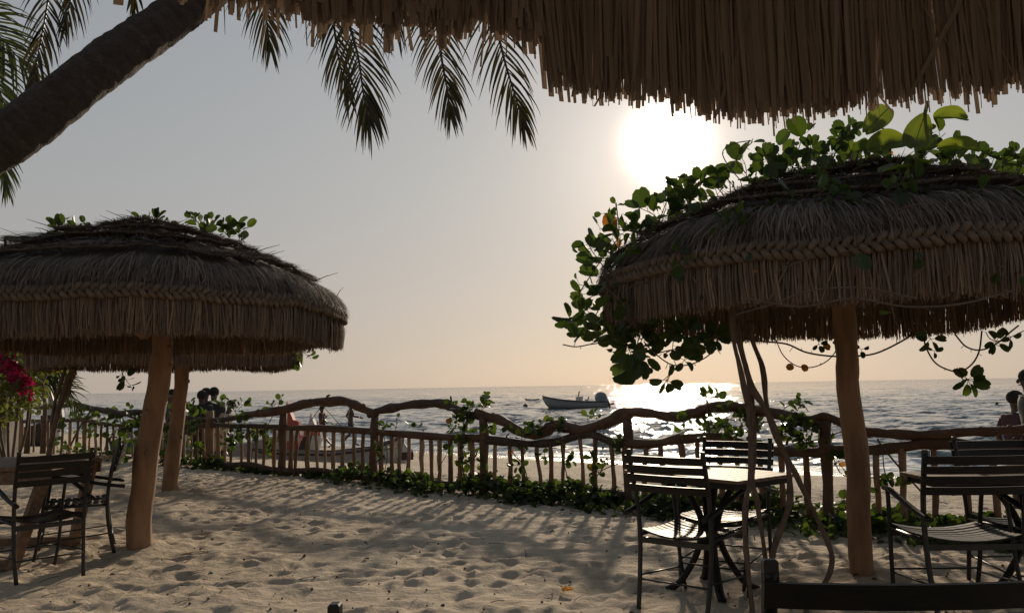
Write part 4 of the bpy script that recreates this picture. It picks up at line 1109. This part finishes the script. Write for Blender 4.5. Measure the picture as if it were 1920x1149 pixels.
# ------------------------------------------------------------------ palms
rpm = random.Random(8)
def palm_trunk(mb, pts, r0, r1):
    P = smooth([Vector(p) for p in pts], 22); n = len(P)
    up = Vector((0, 0, 1)); prev = None; L = 0
    for i, p in enumerate(P):
        if i: L += (p - P[i - 1]).length
        t = (P[min(i + 1, n - 1)] - P[max(i - 1, 0)]).normalized()
        a = (Vector((0, -1, .0)) - t * t.dot(Vector((0, -1, 0)))).normalized(); b = t.cross(a)
        base = len(mb.v); r = r0 + (r1 - r0) * i / (n - 1)
        for k in range(28):
            an = 2 * PI * k / 28
            ph = (L / 0.085 + .35 * math.sin(an) + .5 * noise.noise(Vector((math.cos(an), math.sin(an), L * 2)))) % 1.0
            q = r * (1 + .06 * (1 - ph) * (.6 + .8 * noise.noise(Vector((math.cos(an) * 2, math.sin(an) * 2, L * 4)))) + .085 * noise.noise(Vector((math.cos(an) * 2.5, math.sin(an) * 2.5, L * 9))))
            mb.v.append(tuple(p + a * math.cos(an) * q + b * math.sin(an) * q))
        if prev is not None:
            for k in range(28):
                j = (k + 1) % 28; mb.face((prev + k, prev + j, base + j, base + k), .25 + .5 * ((L / .085) % 1.0) * rpm.random(), True)
        prev = base
def frond(pts, leaflet, n, mat, parent, O_, droop=.5, stiff=.45, w0=.035, seed=1, flat=.75):
    rr = random.Random(seed); mb = MB(); P = smooth([Vector(p) for p in pts], 8); m = len(P)
    mb.tube([q - O_ for q in P], [.022 * (1 - .85 * i / (m - 1)) for i in range(m)], 6, tone=.8)
    tot = m - 1
    for sgn in (-1, 1):
        for k in range(n):
            u = .06 + .93 * (k + rr.random() * .5) / n
            f = u * tot; i = min(tot - 1, int(f)); q = P[i].lerp(P[i + 1], f - i)
            ax = (P[min(i + 1, tot)] - P[max(i - 1, 0)]).normalized()
            view = Vector((0, -1, 0)); sd = ax.cross(view)
            sd = sd.normalized() if sd.length > .1 else ax.orthogonal()
            nrm = ax.cross(sd)
            if rr.random() < .05: continue
            L = leaflet * (math.sin(PI * (.12 + .80 * u)) ** .6) * rr.uniform(.80, 1.12) * (rr.uniform(.5, .8) if rr.random() < .06 else 1)
            d = (ax * (stiff + .45 * u + rr.gauss(0, .09)) + sd * sgn * (1 - .85 * u * u) + nrm * rr.gauss(.18, .22) * (1.2 - flat)).normalized()
            pp = [q]; st_ = 5
            for s in range(st_):
                d = (d + Vector((0, 0, -droop * (.16 + .1 * s))) + Vector((rr.gauss(0, .03), rr.gauss(0, .03), 0))).normalized()
                pp.append(pp[-1] + d * L / st_)
            side = (d.cross(nrm)).normalized() if d.cross(nrm).length > .01 else sd
            side = (side + nrm * rr.gauss(0, .5)).normalized()
            mb.strip([z - O_ for z in pp], [w0 * x for x in (.45, 1, .95, .75, .45, .08)], side, min(1, max(0, rr.gauss(.4, .25))))
    return mb.build('frond', mat, parent)

# nearest palm leaning across the upper left; its crown is above the picture
palm1 = empty('coconut_palm', (-4.3, 4.2, 0), 0, 'thick ringed palm trunk leaning across the upper left, fronds hanging behind the thatch', 'palm tree')
O1 = palm1.location.copy()
mb = MB()
tr = [Vector((-4.3, 4.2, -.1)), Vector((-4.05, 4.2, .9)), D(-230, 430, 4.2), D(-60, 307, 4.2), D(60, 228, 4.25), D(190, 126, 4.4), D(320, 36, 4.65), D(420, -40, 4.9), D(520, -150, 5.2), D(600, -290, 5.5)]
palm_trunk(mb, [q - O1 for q in tr], .158, .098)
mb.build('trunk', M['bark'], palm1)
crown = tr[-1]
cm = MB(); cm.ell(crown - O1, (.25, .25, .3)); cm.build('crown_base', M['bark'], palm1)
def f1(tip, mid, leaflet, seed, n=46, d0=5.4, d1_=5.4, mat='frond', **kw):
    m_ = [D(x, y, d0 + (d1_ - d0) * (i + 1) / (len(mid) + 1)) for i, (x, y) in enumerate(mid)]
    frond([crown] + m_ + [D(tip[0], tip[1], d1_)], leaflet, n, M[mat], palm1, O1, seed=seed, **kw)
f1((508, 98), [(560, -330), (500, -250), (488, -120), (492, -20), (500, 40)], .42, 1, d1_=5.6, w0=.017)
f1((695, 235), [(650, -340), (690, -260), (640, -90), (650, 20), (672, 110), (682, 180)], .50, 2, d1_=5.0, n=64, w0=.017)
f1((655, 190), [(640, -320), (640, -200), (610, -60), (625, 40), (635, 110)], .36, 12, d1_=5.3, n=50, w0=.016)
f1((845, 218), [(700, -360), (800, -300), (815, -90), (818, 30), (828, 110), (838, 165)], .40, 3, d1_=5.2, n=60, w0=.017)
f1((984, 240), [(720, -370), (850, -330), (900, -120), (925, 20), (945, 110), (966, 180)], .44, 4, d1_=5.5, n=60, w0=.016)
f1((740, 60), [(640, -340), (690, -250), (720, -100), (735, -20)], .5, 5, d1_=5.5, w0=.017)
f1((920, 20), [(760, -380), (880, -300), (900, -150)], .5, 6, d1_=6.0, w0=.017)
f1((270, -60), [(540, -360), (400, -330), (300, -200)], .5, 7, d1_=6.5, w0=.017)
mb = MB()                                               # dry sheath strips hanging from the crown
for px0, px1, y1, ww in ((392, 372, 52, .022), (420, 422, 66, .014)):
    P = smooth([D(px0 + 6, -60, 4.7), D(px0, -10, 4.6), D((px0 + px1) / 2, y1 * .5, 4.6), D(px1, y1, 4.6)], 4)
    mb.strip([q - O1 for q in P], [ww * (1 - .8 * i / (len(P) - 1)) for i in range(len(P))], Vector((1, -.2, .2)).normalized(), .95)
mb.build('dry_sheath', M['braid'], palm1)

palm2 = empty('coconut_palm', (-9.0, 7.5, 0), 0, 'palm of brown-tipped fronds hanging at the top left behind the leaning trunk', 'palm tree')
O2 = palm2.location.copy(); mb = MB()
c2 = D(90, -420, 7.6)
palm_trunk(mb, [q - O2 for q in [Vector((-9.0, 7.5, -.1)), Vector((-8.9, 7.5, 1.6)), Vector((-8.3, 7.5, 3.4)), Vector((-7.0, 7.55, 5.2)), c2]], .17, .11); mb.build('trunk', M['bark'], palm2)
def f2(tip, mid, leaflet, seed, n=50, d=7.4, mat='frond', root=palm2, c=c2, OO=O2, **kw):
    frond([c] + [D(x, y, d) for x, y in mid] + [D(tip[0], tip[1], d)], leaflet, n, M[mat], root, OO, seed=seed, **kw)
f2((58, 170), [(110, -440), (120, -300), (105, -120), (90, 0), (74, 90)], .52, 21, n=62, w0=.024)
f2((120, 60), [(130, -430), (160, -300), (150, -150), (140, -40)], .55, 22, w0=.023)
f2((250, 36), [(160, -450), (230, -330), (262, -160), (258, -60)], .42, 23, w0=.03)
f2((60, -40), [(60, -440), (20, -300), (40, -160)], .5, 24, w0=.03)
palm3 = empty('coconut_palm', (-9.9, 9.2, 0), 0, 'greener palm at the far left edge with fronds above and below the trunk', 'palm tree')
O3 = palm3.location.copy(); mb = MB(); c3 = D(-170, 20, 9.0)
palm_trunk(mb, [q - O3 for q in [Vector((-9.9, 9.2, -.1)), Vector((-9.7, 9.15, 1.5)), Vector((-9.0, 9.1, 3.2)), c3]], .16, .12); mb.build('trunk', M['bark'], palm3)
k3 = dict(root=palm3, c=c3, OO=O3, mat='frond_green', d=8.8)
f2((60, 140), [(-120, -10), (-60, 20), (0, 70)], .75, 31, n=46, w0=.03, **k3)
f2((20, 230), [(-120, 30), (-60, 80), (-10, 150)], .7, 32, n=46, w0=.03, **k3)
f2((12, 355), [(-130, 40), (-70, 120), (-25, 220), (0, 300)], .5, 33, n=50, w0=.028, **k3)
f2((-60, 330), [(-170, 60), (-130, 160), (-90, 250)], .6, 34, n=40, w0=.03, **k3)

# ------------------------------------------------------------------ left garden
rb = random.Random(12)
bx = empty('flowering_shrub', D(20, 860, 12.5), 0, 'green shrub with a spray of magenta flowers at the left edge', 'shrub')
bx.location.z = 0; OB = bx.location.copy()
st, lf, fl = MB(), MB(), MB()
for k in range(190):
    px, py = rb.uniform(-60, 95), rb.uniform(635, 780); 
    if px > 60 and py > 720: continue
    sprig(st, lf, D(px, py, 12.4 + rb.uniform(-.5, .6)), (rb.gauss(0, 1), rb.gauss(-.3, .6), rb.gauss(.1, .8)), rb.uniform(.2, .5), 9, .085, rb, .04)
for px, py in ((-10, 830), (0, 800), (15, 770), (30, 740), (50, 700)): st.tube(smooth([bx.location + Vector((0, 0, 0)), D(px, 800, 12.4), D(px + 10, py - 60, 12.4)], 4), .02, 6)
for k in range(250):
    t = rb.random(); px = 5 + 48 * t + rb.gauss(0, 8); py = 672 + 60 * t + rb.gauss(0, 9)
    q = D(px, py, 12.0 + rb.gauss(0, .1))
    for j in range(3):
        a = rb.random() * 6.28; fl.leaf(q, (math.cos(a), rb.gauss(-.3, .3), math.sin(a)), (rb.gauss(0, .3), -1, rb.gauss(0, .3)), .045, tone=rb.random(), fold=.3)
for m_, n_, k_ in ((st, 'stem', 'liana'), (lf, 'foliage', 'leaf_olive'), (fl, 'flowers', 'flower')):
    m_.v = [(a - OB.x, b - OB.y, c - OB.z) for a, b, c in m_.v]; m_.build(n_, M[k_], bx)
gp = empty('garden_palm', (-9.9, 15.5, 0), 0, 'young palm with pale arching fronds behind the flowering shrub', 'palm')
OG = gp.location.copy()
cg = D(40, 735, 15.5)
mb = MB(); palm_trunk(mb, [Vector((0, 0, -.1)), Vector((.02, 0, .5)), cg - OG], .12, .09); mb.build('trunk', M['bark'], gp)
for i, (tip, mid) in enumerate((((128, 742), [(70, 700), (105, 705)]), ((122, 700), [(60, 690), (95, 680)]), ((150, 770), [(70, 715), (120, 730)]), ((95, 655), [(50, 700), (75, 665)]), ((-20, 690), [(30, 690), (0, 670)]), ((20, 640), [(38, 690), (30, 660)]))):
    frond([cg] + [D(x, y, 15.3) for x, y in mid] + [D(tip[0], tip[1], 15.1)], .55, 30, M['frond_green'], gp, OG, seed=50 + i, w0=.035)
po = MB(); po.box((0, 0, .95), (.34, .34, 1.95), ch=.02); po.box((0, 0, 1.96), (.42, .42, .08), ch=.01)
tag(po.build('garden_post', M['concrete'], loc=(D(2, 860, 13.4).x, 13.4, 0)), 'pale plastered square post behind the flowering shrub', 'post')
# hedge of tall leafy shrubs behind
gh = empty('leafy_bush', D(70, 860, 14.5), 0, 'dull green bush under the left parasol rim, right of the flowers', 'shrub')
gh.location.z = 0; OH = gh.location.copy(); st, lf, dry = MB(), MB(), MB()
for k in range(130):
    px = rb.uniform(-20, 100); py = rb.uniform(630, 700) + max(0, (px - 60)) * .2
    sprig(st, lf, D(px, py, 14.3 + rb.uniform(-.4, .7)), (rb.gauss(0, 1), rb.gauss(0, .6), rb.gauss(0, .8)), rb.uniform(.2, .5), 9, .10, rb, .03, dry)
for px in (20, 50, 80): st.tube([D(px, 850, 14.3), D(px + 5, 760, 14.3), D(px - 5, 690, 14.3)], [.05, .035, .02], 7)
finish(gh, st, lf, dry)

# ------------------------------------------------------------------ boats
def loft(stations, thick=.04):
    """stations: (x, keel_z, chine_y, chine_z, sheer_y, sheer_z) -> open hull"""
    mb = MB()
    for inner in (0, 1):
        k = thick * inner; rings = []
        for (x, kz, cy, cz, sy, sz) in stations:
            kz += k; cy = max(0.005, cy - k); sy2 = max(0.008, sy - k)
            row = [(x, -sy2, sz), (x, -(cy + sy2) / 2 - .02 * (cy > .05), (cz + sz) / 2), (x, -cy, cz + k), (x, 0, kz), (x, cy, cz + k), (x, (cy + sy2) / 2 + .02 * (cy > .05), (cz + sz) / 2), (x, sy2, sz)]
            rings.append(len(mb.v)); mb.v += row
        for a, b in zip(rings, rings[1:]):
            for i in range(6):
                f = (a + i, b + i, b + i + 1, a + i + 1)
                mb.face(f if not inner else f[::-1], .5, True)
        if inner == 0: out = rings
        else:
            for (a, b), (c, d) in zip(zip(out, out[1:]), zip(rings, rings[1:])):
                mb.face((a, b, d, c), .5); mb.face((a + 6, c + 6, d + 6, b + 6), .5)
            for r_, rr_ in ((out[0], rings[0]), (out[-1], rings[-1])):
                for i in range(6): mb.face((r_ + i, r_ + i + 1, rr_ + i + 1, rr_ + i), .5)
    mb.face(tuple(out[-1] + i for i in range(7)), .5); mb.face(tuple(out[0] + i for i in range(7))[::-1], .5)
    return mb
# motorboat at anchor
mbp = D(1084, 765, 1); rr_ = ray(1084, 765); tt = (-1.1 - CAMZ) / rr_.z; bp = O + rr_ * tt
boat = empty('motorboat', (bp.x, bp.y, -1.12), R(3), 'grey open motorboat with covered outboard engine anchored on the sea', 'boat')
# x from bow (-3.9) to stern (+3.0)
stn = [(-3.75, 1.05, .01, 1.15, .03, 1.36), (-3.45, .48, .10, .76, .42, 1.28), (-3.0, -.02, .30, .46, .72, 1.16), (-2.2, -.12, .58, .24, .98, 1.02), (-1.0, -.15, .78, .14, 1.10, .86), (.5, -.15, .84, .10, 1.12, .74), (2.0, -.14, .84, .10, 1.08, .70), (3.05, -.12, .80, .10, 1.02, .68)]
hull = loft(stn, .06).build('hull', M['hull_grey'], boat)
mb = MB()
for s in (-1, 1): mb.tube([(x, s * (sy + .015), sz) for x, kz, cy, cz, sy, sz in stn], .045, 6)
mb.build('rub_rail', M['hull_dark'], boat)
mb = MB()
for s in (-1, 1): mb.tube([(x, s * (cy + (sy - cy) * .72 + .03), cz + (sz - cz) * .72) for x, kz, cy, cz, sy, sz in stn[1:]], .022, 6)
mb.build('painted_stripe', M['hull_white'], boat)
mb = MB(); mb.face([0]) if False else None
for (x, kz, cy, cz, sy, sz), (x2, kz2, cy2, cz2, sy2, sz2) in zip(stn[1:5], stn[2:5]):
    mb.quad((x, -sy + .05, sz - .05), (x2, -sy2 + .05, sz2 - .05), (x2, sy2 - .05, sz2 - .05), (x, sy - .05, sz - .05))
mb.build('foredeck', M['hull_white'], boat)
mb = MB(); mb.box((.15, 0, .74), (.62, .62, 1.0), Matrix.Rotation(-.12, 3, 'Y'), ch=.05); co = mb.build('console', M['hull_white'], boat)
mb = MB(); mb.box((.1, 0, 1.50), (.08, .56, .62), Matrix.Rotation(.25, 3, 'Y'), ch=.02); mb.build('windscreen', M['yellow'], co)
mb = MB(); mb.tube([(.5 + .05 * math.cos(a), .17 * math.cos(a), .17 * math.sin(a) + 1.1) for a in np.linspace(0, 2 * PI, 15)], .018, 6); mb.build('steering_wheel', M['black'], co)
mb = MB(); mb.box((.95, 0, .72), (.30, .5, .5), ch=.04); mb.box((1.12, 0, 1.08), (.08, .5, .32), Matrix.Rotation(.2, 3, 'Y'), ch=.03); mb.build('seat', M['hull_white'], boat)
mb = MB(); mb.box((2.55, 0, .5), (.5, 1.9, .06)); mb.box((-1.3, 0, .5), (.35, 1.9, .05)); mb.build('bench', M['hull_white'], boat)
en = MB(); en.ell((2.45, 0, 1.08), (.66, .42, .62), 16, 10); en.ell((2.72, 0, .75), (.52, .40, .42), 14, 8); en.ell((2.15, 0, .8), (.3, .36, .35), 12, 8)
eo = en.build('engine_cover', M['cover'], boat)
mb = MB(); mb.tube([(3.15, 0, .7), (3.3, 0, .3), (3.4, 0, -.1)], [.16, .14, .1], 8); mb.box((3.45, 0, .38), (.7, .34, .14), ch=.04); mb.tube([(3.6, 0, .45), (3.85, 0, .5)], .07, 6); mb.build('outboard_leg', M['hull_dark'], boat)
by = ray(985, 762); tb = (-1.1 - CAMZ) / by.z; bq = O + by * tb
mb = MB(); mb.ell((0, 0, .08), (.30, .26, .24), 12, 8); mb.tube([(0, 0, .28), (0, 0, .38)], .05, 6)
tag(mb.build('mooring_buoy', M['hull_dark'], loc=(bq.x, bq.y, -1.1)), 'round dark buoy at the end of the motorboat rope', 'buoy')
mb = MB(); a = Vector((bq.x + .2, bq.y, -.92)); b = boat.matrix_world @ Vector((0, 0, 0)); b = Vector((bp.x - 3.75, bp.y - .1, -.05))
mb.tube([a.lerp(b, t) - a + Vector((0, 0, -.22 * math.sin(PI * t))) for t in np.linspace(0, 1, 9)], .022, 5)
tag(mb.build('mooring_rope', M['rope'], loc=a), 'thin rope from the motorboat bow down to the buoy', 'rope')
cn = ray(998, 750); tb = (-1.1 - CAMZ) / cn.z; cq = O + cn * tb
ca = loft([(-1.25, .10, .01, .16, .03, .32), (-.8, -.02, .2, .08, .28, .22), (0, -.05, .26, .05, .34, .17), (.8, -.02, .2, .08, .28, .2), (1.25, .10, .01, .16, .03, .28)], .03)
tag(ca.build('canoe', M['hull_dark'], loc=(cq.x, cq.y, -1.1)), 'tiny low dark canoe on the water just left of the motorboat bow', 'boat')
sb = ray(1869, 758); tb = (-1.1 - CAMZ) / sb.z; sq = O + sb * tb
mb = MB(); mb.ell((0, 0, .06), (.15, .15, .17), 10, 8); mb.ell((.35, 0, -.02), (.25, .14, .09), 8, 6)
tag(mb.build('float', M['hull_dark'], loc=(sq.x, sq.y, -1.1)), 'tiny dark float bobbing alone on the sea at the right', 'buoy')

# beached fishing boats
def pirogue(loc, rz, length, label, prow_h, col_main, col_top, col_low, beam=.62, name='fishing_boat', tail=True, pz=.52):
    root = empty(name, loc, rz, label, 'boat', 'wooden fishing boats on the beach')
    h = length / 2
    st_ = [(-h, .42, .01, .5, .03, .62 if not tail else prow_h * .8), (-h * .86, .12, .12, .25, .25, .66), (-h * .5, 0, .36, .12, beam * .9, .62), (0, -.03, .42, .1, beam, .58), (h * .5, 0, .34, .12, beam * .85, .66), (h * .82, .14, .12, .3, .26, .84), (h * .95, .38, .05, .55, .10, 1.0)]
    loft(st_, .04).build('hull', col_main, root)
    mb = MB()
    for s in (-1, 1): mb.tube([(x, s * (sy + .01), sz) for x, kz, cy, cz, sy, sz in st_], .03, 6)
    mb.build('gunwale', col_low, root)
    # tall pointed prow board
    mb = MB(); t = .09
    prof = [(h * .80, .30), (h * .80, .86), (h * .86, .98), (h * .90, prow_h * .82), (h * .93, prow_h), (h * .955, prow_h * .86), (h * 1.0, prow_h * .72), (h * 1.06, prow_h * .70), (h * 1.08, prow_h * .5), (h * 1.02, .42), (h * .92, .2)]
    n = len(prof)
    for y in (-t, t): mb.v += [(x, y, z) for x, z in prof]
    mb.face(tuple(range(n)), .5); mb.face(tuple(range(n, 2 * n))[::-1], .5)
    for i in range(n): j = (i + 1) % n; mb.face((i, i + n, j + n, j), .5)
    pr = mb.build('prow', col_top, root)
    mb = MB()
    for y in (-t - .012, t + .012): mb.box((h * .95, y, prow_h * pz), (h * .24, .012, prow_h * .2), ch=.002)
    mb.build('painted_panel', col_low, pr)
    for x in (-h * .5, -h * .1, h * .3):
        mb = MB(); mb.box((x, 0, .5), (.2, beam * 1.55, .04)); mb.build('thwart', M['hull_dark'], root)
    return root
b1 = D(470, 815, 20.5)
pirogue((b1.x - 1.12, 20.5, -.68), R(-6), 4.6, 'long weathered fishing boat with pointed red prow behind the first dark post', 1.72, M['hull_grey'], M['hull_red'], M['hull_white'])
b2 = D(520, 830, 24.5)
pirogue((b2.x - .85, 24.6, -.95), R(-8), 4.2, 'fishing boat with white-tipped prow and red panel beside the beach walkers', 1.60, M['hull_dark'], M['hull_white'], M['hull_red'], pz=.66)
b3 = D(625, 850, 19.5)
pirogue((b3.x, 19.3, -.78), R(8), 3.6, 'low whitish boat hull lying on the sand behind the pickets', .9, M['hull_white'], M['hull_grey'], M['hull_dark'], .5)
b4 = D(60, 800, 21.5)
pirogue((b4.x - 1.75, 21.5, -.35), R(12), 4.4, 'fishing boat with dark-edged white prow behind the far left fence', 1.75, M['hull_dark'], M['hull_white'], M['hull_dark'])
b5 = D(270, 800, 19.0)
pirogue((b5.x - .45, 20.4, -.45), R(88), 3.6, 'teal fishing boat whose prow shows between the two left poles', 1.75, M['teal'], M['teal'], M['hull_dark'], tail=False)

# ------------------------------------------------------------------ people
def person(loc, yaw, label, pose='stand', shirt=None, shorts=None, hgt=1.72, hair=1.0, lean=0.0, arm=0.0):
    s = hgt / 1.75
    def v(x, y, z): return (x * s, (y + lean * max(0, z - .9)) * s, z * s)
    st = .0 if pose == 'stand' else .26
    V = [v(0, 0, .97), v(0, 0, 1.16), v(0, 0, 1.36), v(0, 0, 1.47), v(0, .01, 1.53), v(0, .015, 1.60), v(0, .02, 1.68), v(0, .015, 1.735),
         v(-.18, 0, 1.42), v(-.235, -.03 - arm * .2, 1.17), v(-.24, .05 + arm * .1, .93), v(.18, 0, 1.42), v(.235, -.03 + arm * .25, 1.17), v(.23, .06 + arm * .5, .97 + arm * .3),
         v(-.09, 0, .90), v(-.10, .03 + st * .7, .50), v(-.10, -.01 + st * .9, .09), v(-.10, .13 + st * .95, .035),
         v(.09, 0, .90), v(.10, .03 - st * .2, .50), v(.10, -.02 - st * 1.3, .10 + st * .2), v(.10, .11 - st * 1.2, .035 + st * .05)]
    E = [(0, 1), (1, 2), (2, 3), (3, 4), (4, 5), (5, 6), (6, 7), (2, 8), (8, 9), (9, 10), (2, 11), (11, 12), (12, 13), (0, 14), (14, 15), (15, 16), (16, 17), (0, 18), (18, 19), (19, 20), (20, 21)]
    Rd = [(.15, .11), (.135, .095), (.16, .11), (.08, .07), (.055, .055), (.075, .085), (.082, .10), (.055, .065), .062, .044, .030, .062, .044, .030, .088, .060, .038, .03, .088, .060, .038, .03]
    Rd = [(r[0] * s, r[1] * s) if hasattr(r, '__len__') else (r * s, r * s) for r in Rd]
    mb = MB(); add_mesh(mb, skin_mesh(V, E, Rd, 2))
    hc = Vector(V[6])
    mb.ell(hc + Vector((0, .105, -.035)) * s, (.014 * s, .022 * s, .026 * s), 8, 6)          # nose
    for sx in (-1, 1):
        mb.ell(hc + Vector((sx * .085, 0, -.025)) * s, (.012 * s, .02 * s, .03 * s), 8, 6)   # ears
        mb.ell(hc + Vector((sx * .032, .083, 0.0)) * s, (.016 * s, .010 * s, .010 * s), 8, 6)
    mb.tube([hc + Vector((-.026, .088, -.075)) * s, hc + Vector((0, .096, -.073)) * s, hc + Vector((.026, .088, -.075)) * s], .008 * s, 6)
    for hi, ei in ((10, 9), (13, 12)):
        w = Vector(V[hi]); d = (w - Vector(V[ei])).normalized(); sd = Vector((0, 1, 0)); sd = (sd - d * sd.dot(d)).normalized(); inn = d.cross(sd)
        mb.tube([w, w + d * .05 * s, w + d * .095 * s], [.026 * s, .036 * s, .034 * s], 8, flat=.55)
        for k in range(4):
            o = w + d * .088 * s + sd * (k - 1.5) * .019 * s; l = (.066, .078, .073, .056)[k] * s
            mb.tube([o, o + d * l * .5 + inn * .004, o + d * l * .85 + inn * .016 * s], [.0092 * s, .0085 * s, .007 * s], 6)
        o = w + d * .03 * s + sd * .03 * s; mb.tube([o, o + (d + sd * .9).normalized() * .03 * s, o + (d * 1.2 + sd * .7).normalized() * .058 * s], [.0115 * s, .010 * s, .008 * s], 6)
    body = mb.build('person', M['skin'], loc=loc); body.rotation_euler = (0, 0, yaw)
    tag(body, label, 'person')
    hm = MB(); hm.ell(hc + Vector((0, -.018, .022)) * s, (.094 * s * hair, .110 * s * hair, .092 * s * hair), 16, 10)
    hm.v = [(a + .006 * noise.noise(Vector((a * 40, b * 40, c * 40))), b + (.0), c + .006 * noise.noise(Vector((a * 43, b * 37, c * 31 + 5)))) for a, b, c in hm.v]
    hm.build('hair', M['hair'], body)
    if shirt:
        sm = MB(); add_mesh(sm, skin_mesh([v(0, 0, .88), v(0, 0, 1.16), v(0, 0, 1.37), v(0, 0, 1.46), v(-.18, 0, 1.42), v(-.222, -.02 - arm * .12, 1.24), v(.18, 0, 1.42), v(.222, -.02 + arm * .14, 1.24)], [(0, 1), (1, 2), (2, 3), (2, 4), (4, 5), (2, 6), (6, 7)],
            [(.18 * s, .14 * s), (.16 * s, .125 * s), (.18 * s, .135 * s), (.10 * s, .09 * s), .085 * s, .072 * s, .085 * s, .072 * s], 2))
        sm.build('shirt', shirt, body)
    if shorts:
        sm = MB(); add_mesh(sm, skin_mesh([v(0, 0, 1.0), v(0, 0, .93), v(-.09, .0, .86), v(-.10, .02 + st * .5, .58), v(.09, 0, .86), v(.10, .02 - st * .15, .58)], [(0, 1), (1, 2), (2, 3), (1, 4), (4, 5)],
            [(.155 * s, .12 * s), (.165 * s, .13 * s), .11 * s, .10 * s, .11 * s, .10 * s], 2))
        sm.build('shorts', shorts, body)
    return body
def place(px, py_head, d, hgt):          # stand the person so that the top of the head is at (px, py)
    q = D(px, py_head, d); return (q.x, q.y, q.z - hgt)
person(place(657, 752, 31, 1.72), R(-70), 'bare-backed person in dark shorts walking along the shore, right of the red prow', 'walk', None, M['black'], 1.72, 1.0, .03, .5)
person(place(605, 762, 31, 1.60), R(80), 'person in dark red top walking beside the white-tipped boat prow', 'walk', M['maroon'], M['maroon'], 1.60, 1.0, .04, .4)
person(place(381, 733, 17.5, 1.72), R(170), 'person in red shirt with bowed head, leftmost of the group behind the fence', 'stand', M['red'], M['black'], 1.62, 1.0, .10, .5).location.z -= .22
person(place(377 + 2, 736, 17.0, 1.70), R(30), 'person in dark grey shirt with rounded hair, second of the group behind the fence', 'stand', M['black'], M['black'], 1.70, 1.12, .03, .4)
person(place(387, 730.5, 19.0, 1.72), R(120), 'dark-haired person half hidden between two heads of the group', 'stand', M['maroon'], M['black'], 1.72, 1.1, 0, .2)
person(place(400, 730, 17.4, 1.74), R(-150), 'person in black shirt leaning on the fence, tallest head of the group', 'stand', M['black'], M['beige'], 1.74, 1.15, .12, .9)
person(place(323, 733, 18.0, 1.70), R(90), 'person almost hidden behind the second pole, only dark hair showing', 'stand', M['blue'], M['black'], 1.70, 1.1, 0, .2)
person(place(415 - 2, 753, 16.4, 1.50), R(-100), 'bending person in beige clothes behind the leafy whorls', 'stand', M['beige'], M['beige'], 1.5, 1.0, .35, .7)
person(place(1900, 738, 10.6, 1.70), R(-80), 'person in dark maroon top with short hair standing beyond the fence at right', 'stand', M['maroon'], M['beige'], 1.70, 1.05, .02, .3)
person(place(1934, 698, 9.8, 1.78), R(80), 'taller person cut off by the right edge, bare arm and hair bun showing', 'stand', M['black'], M['black'], 1.78, 1.05, .04, .05)

# ------------------------------------------------------------------ litter in the sand
lt = MB(); rl = random.Random(99)
for k in range(700):
    px, py = rl.uniform(-60, 2000), 890 + 330 * rl.random() ** 1.4
    q = G(px, py)
    if S(q.x, q.y) > 7.1: continue
    z = ground_at(q.x, q.y)
    kind = rl.random()
    if kind < .55:
        lt.ell((q.x, q.y, z + .004), (rl.uniform(.004, .012), rl.uniform(.004, .012), rl.uniform(.004, .010)), 6, 4, tone=rl.random())
    elif kind < .85:
        a = rl.random() * 3.14; l = rl.uniform(.02, .09)
        lt.tube([(q.x - math.cos(a) * l, q.y - math.sin(a) * l, z + .006), (q.x, q.y, z + .012), (q.x + math.cos(a) * l, q.y + math.sin(a) * l, z + .008)], .0022, 4, tone=rl.random())
    else:
        lt.leaf((q.x, q.y, z + .01), (rl.gauss(0, 1), rl.gauss(0, 1), .2), (rl.gauss(0, .5), rl.gauss(0, .5), 1), rl.uniform(.02, .04), tone=rl.random(), fold=.5)
tag(lt.build('sand_litter', M['liana']), 'dark seeds, twigs and leaf scraps scattered over the sand', 'litter', kind='stuff')
q = G(1062, 1112); mb = MB()
for k in range(3): mb.leaf((0, 0, .01), (math.cos(k * 2.1), math.sin(k * 2.1), .25), (0, 0, 1), .05, tone=.7, fold=.8)
tag(mb.build('crumpled_leaf', M['leaf_dry'], loc=(q.x, q.y, ground_at(q.x, q.y) + .005)), 'crumpled pale dry leaf alone on the sand in the foreground', 'leaf')
q = G(985, 1042); mb = MB(); mb.tube([(0, 0, 0), (.004, 0, .04), (-.003, 0, .085)], .0025, 5); mb.tube([(0.002, 0, .03), (.02, 0, .05)], .002, 4)
tag(mb.build('upright_twig', M['liana'], loc=(q.x, q.y, ground_at(q.x, q.y) - .01)), 'short dry twig standing upright in the sand in the foreground', 'twig')
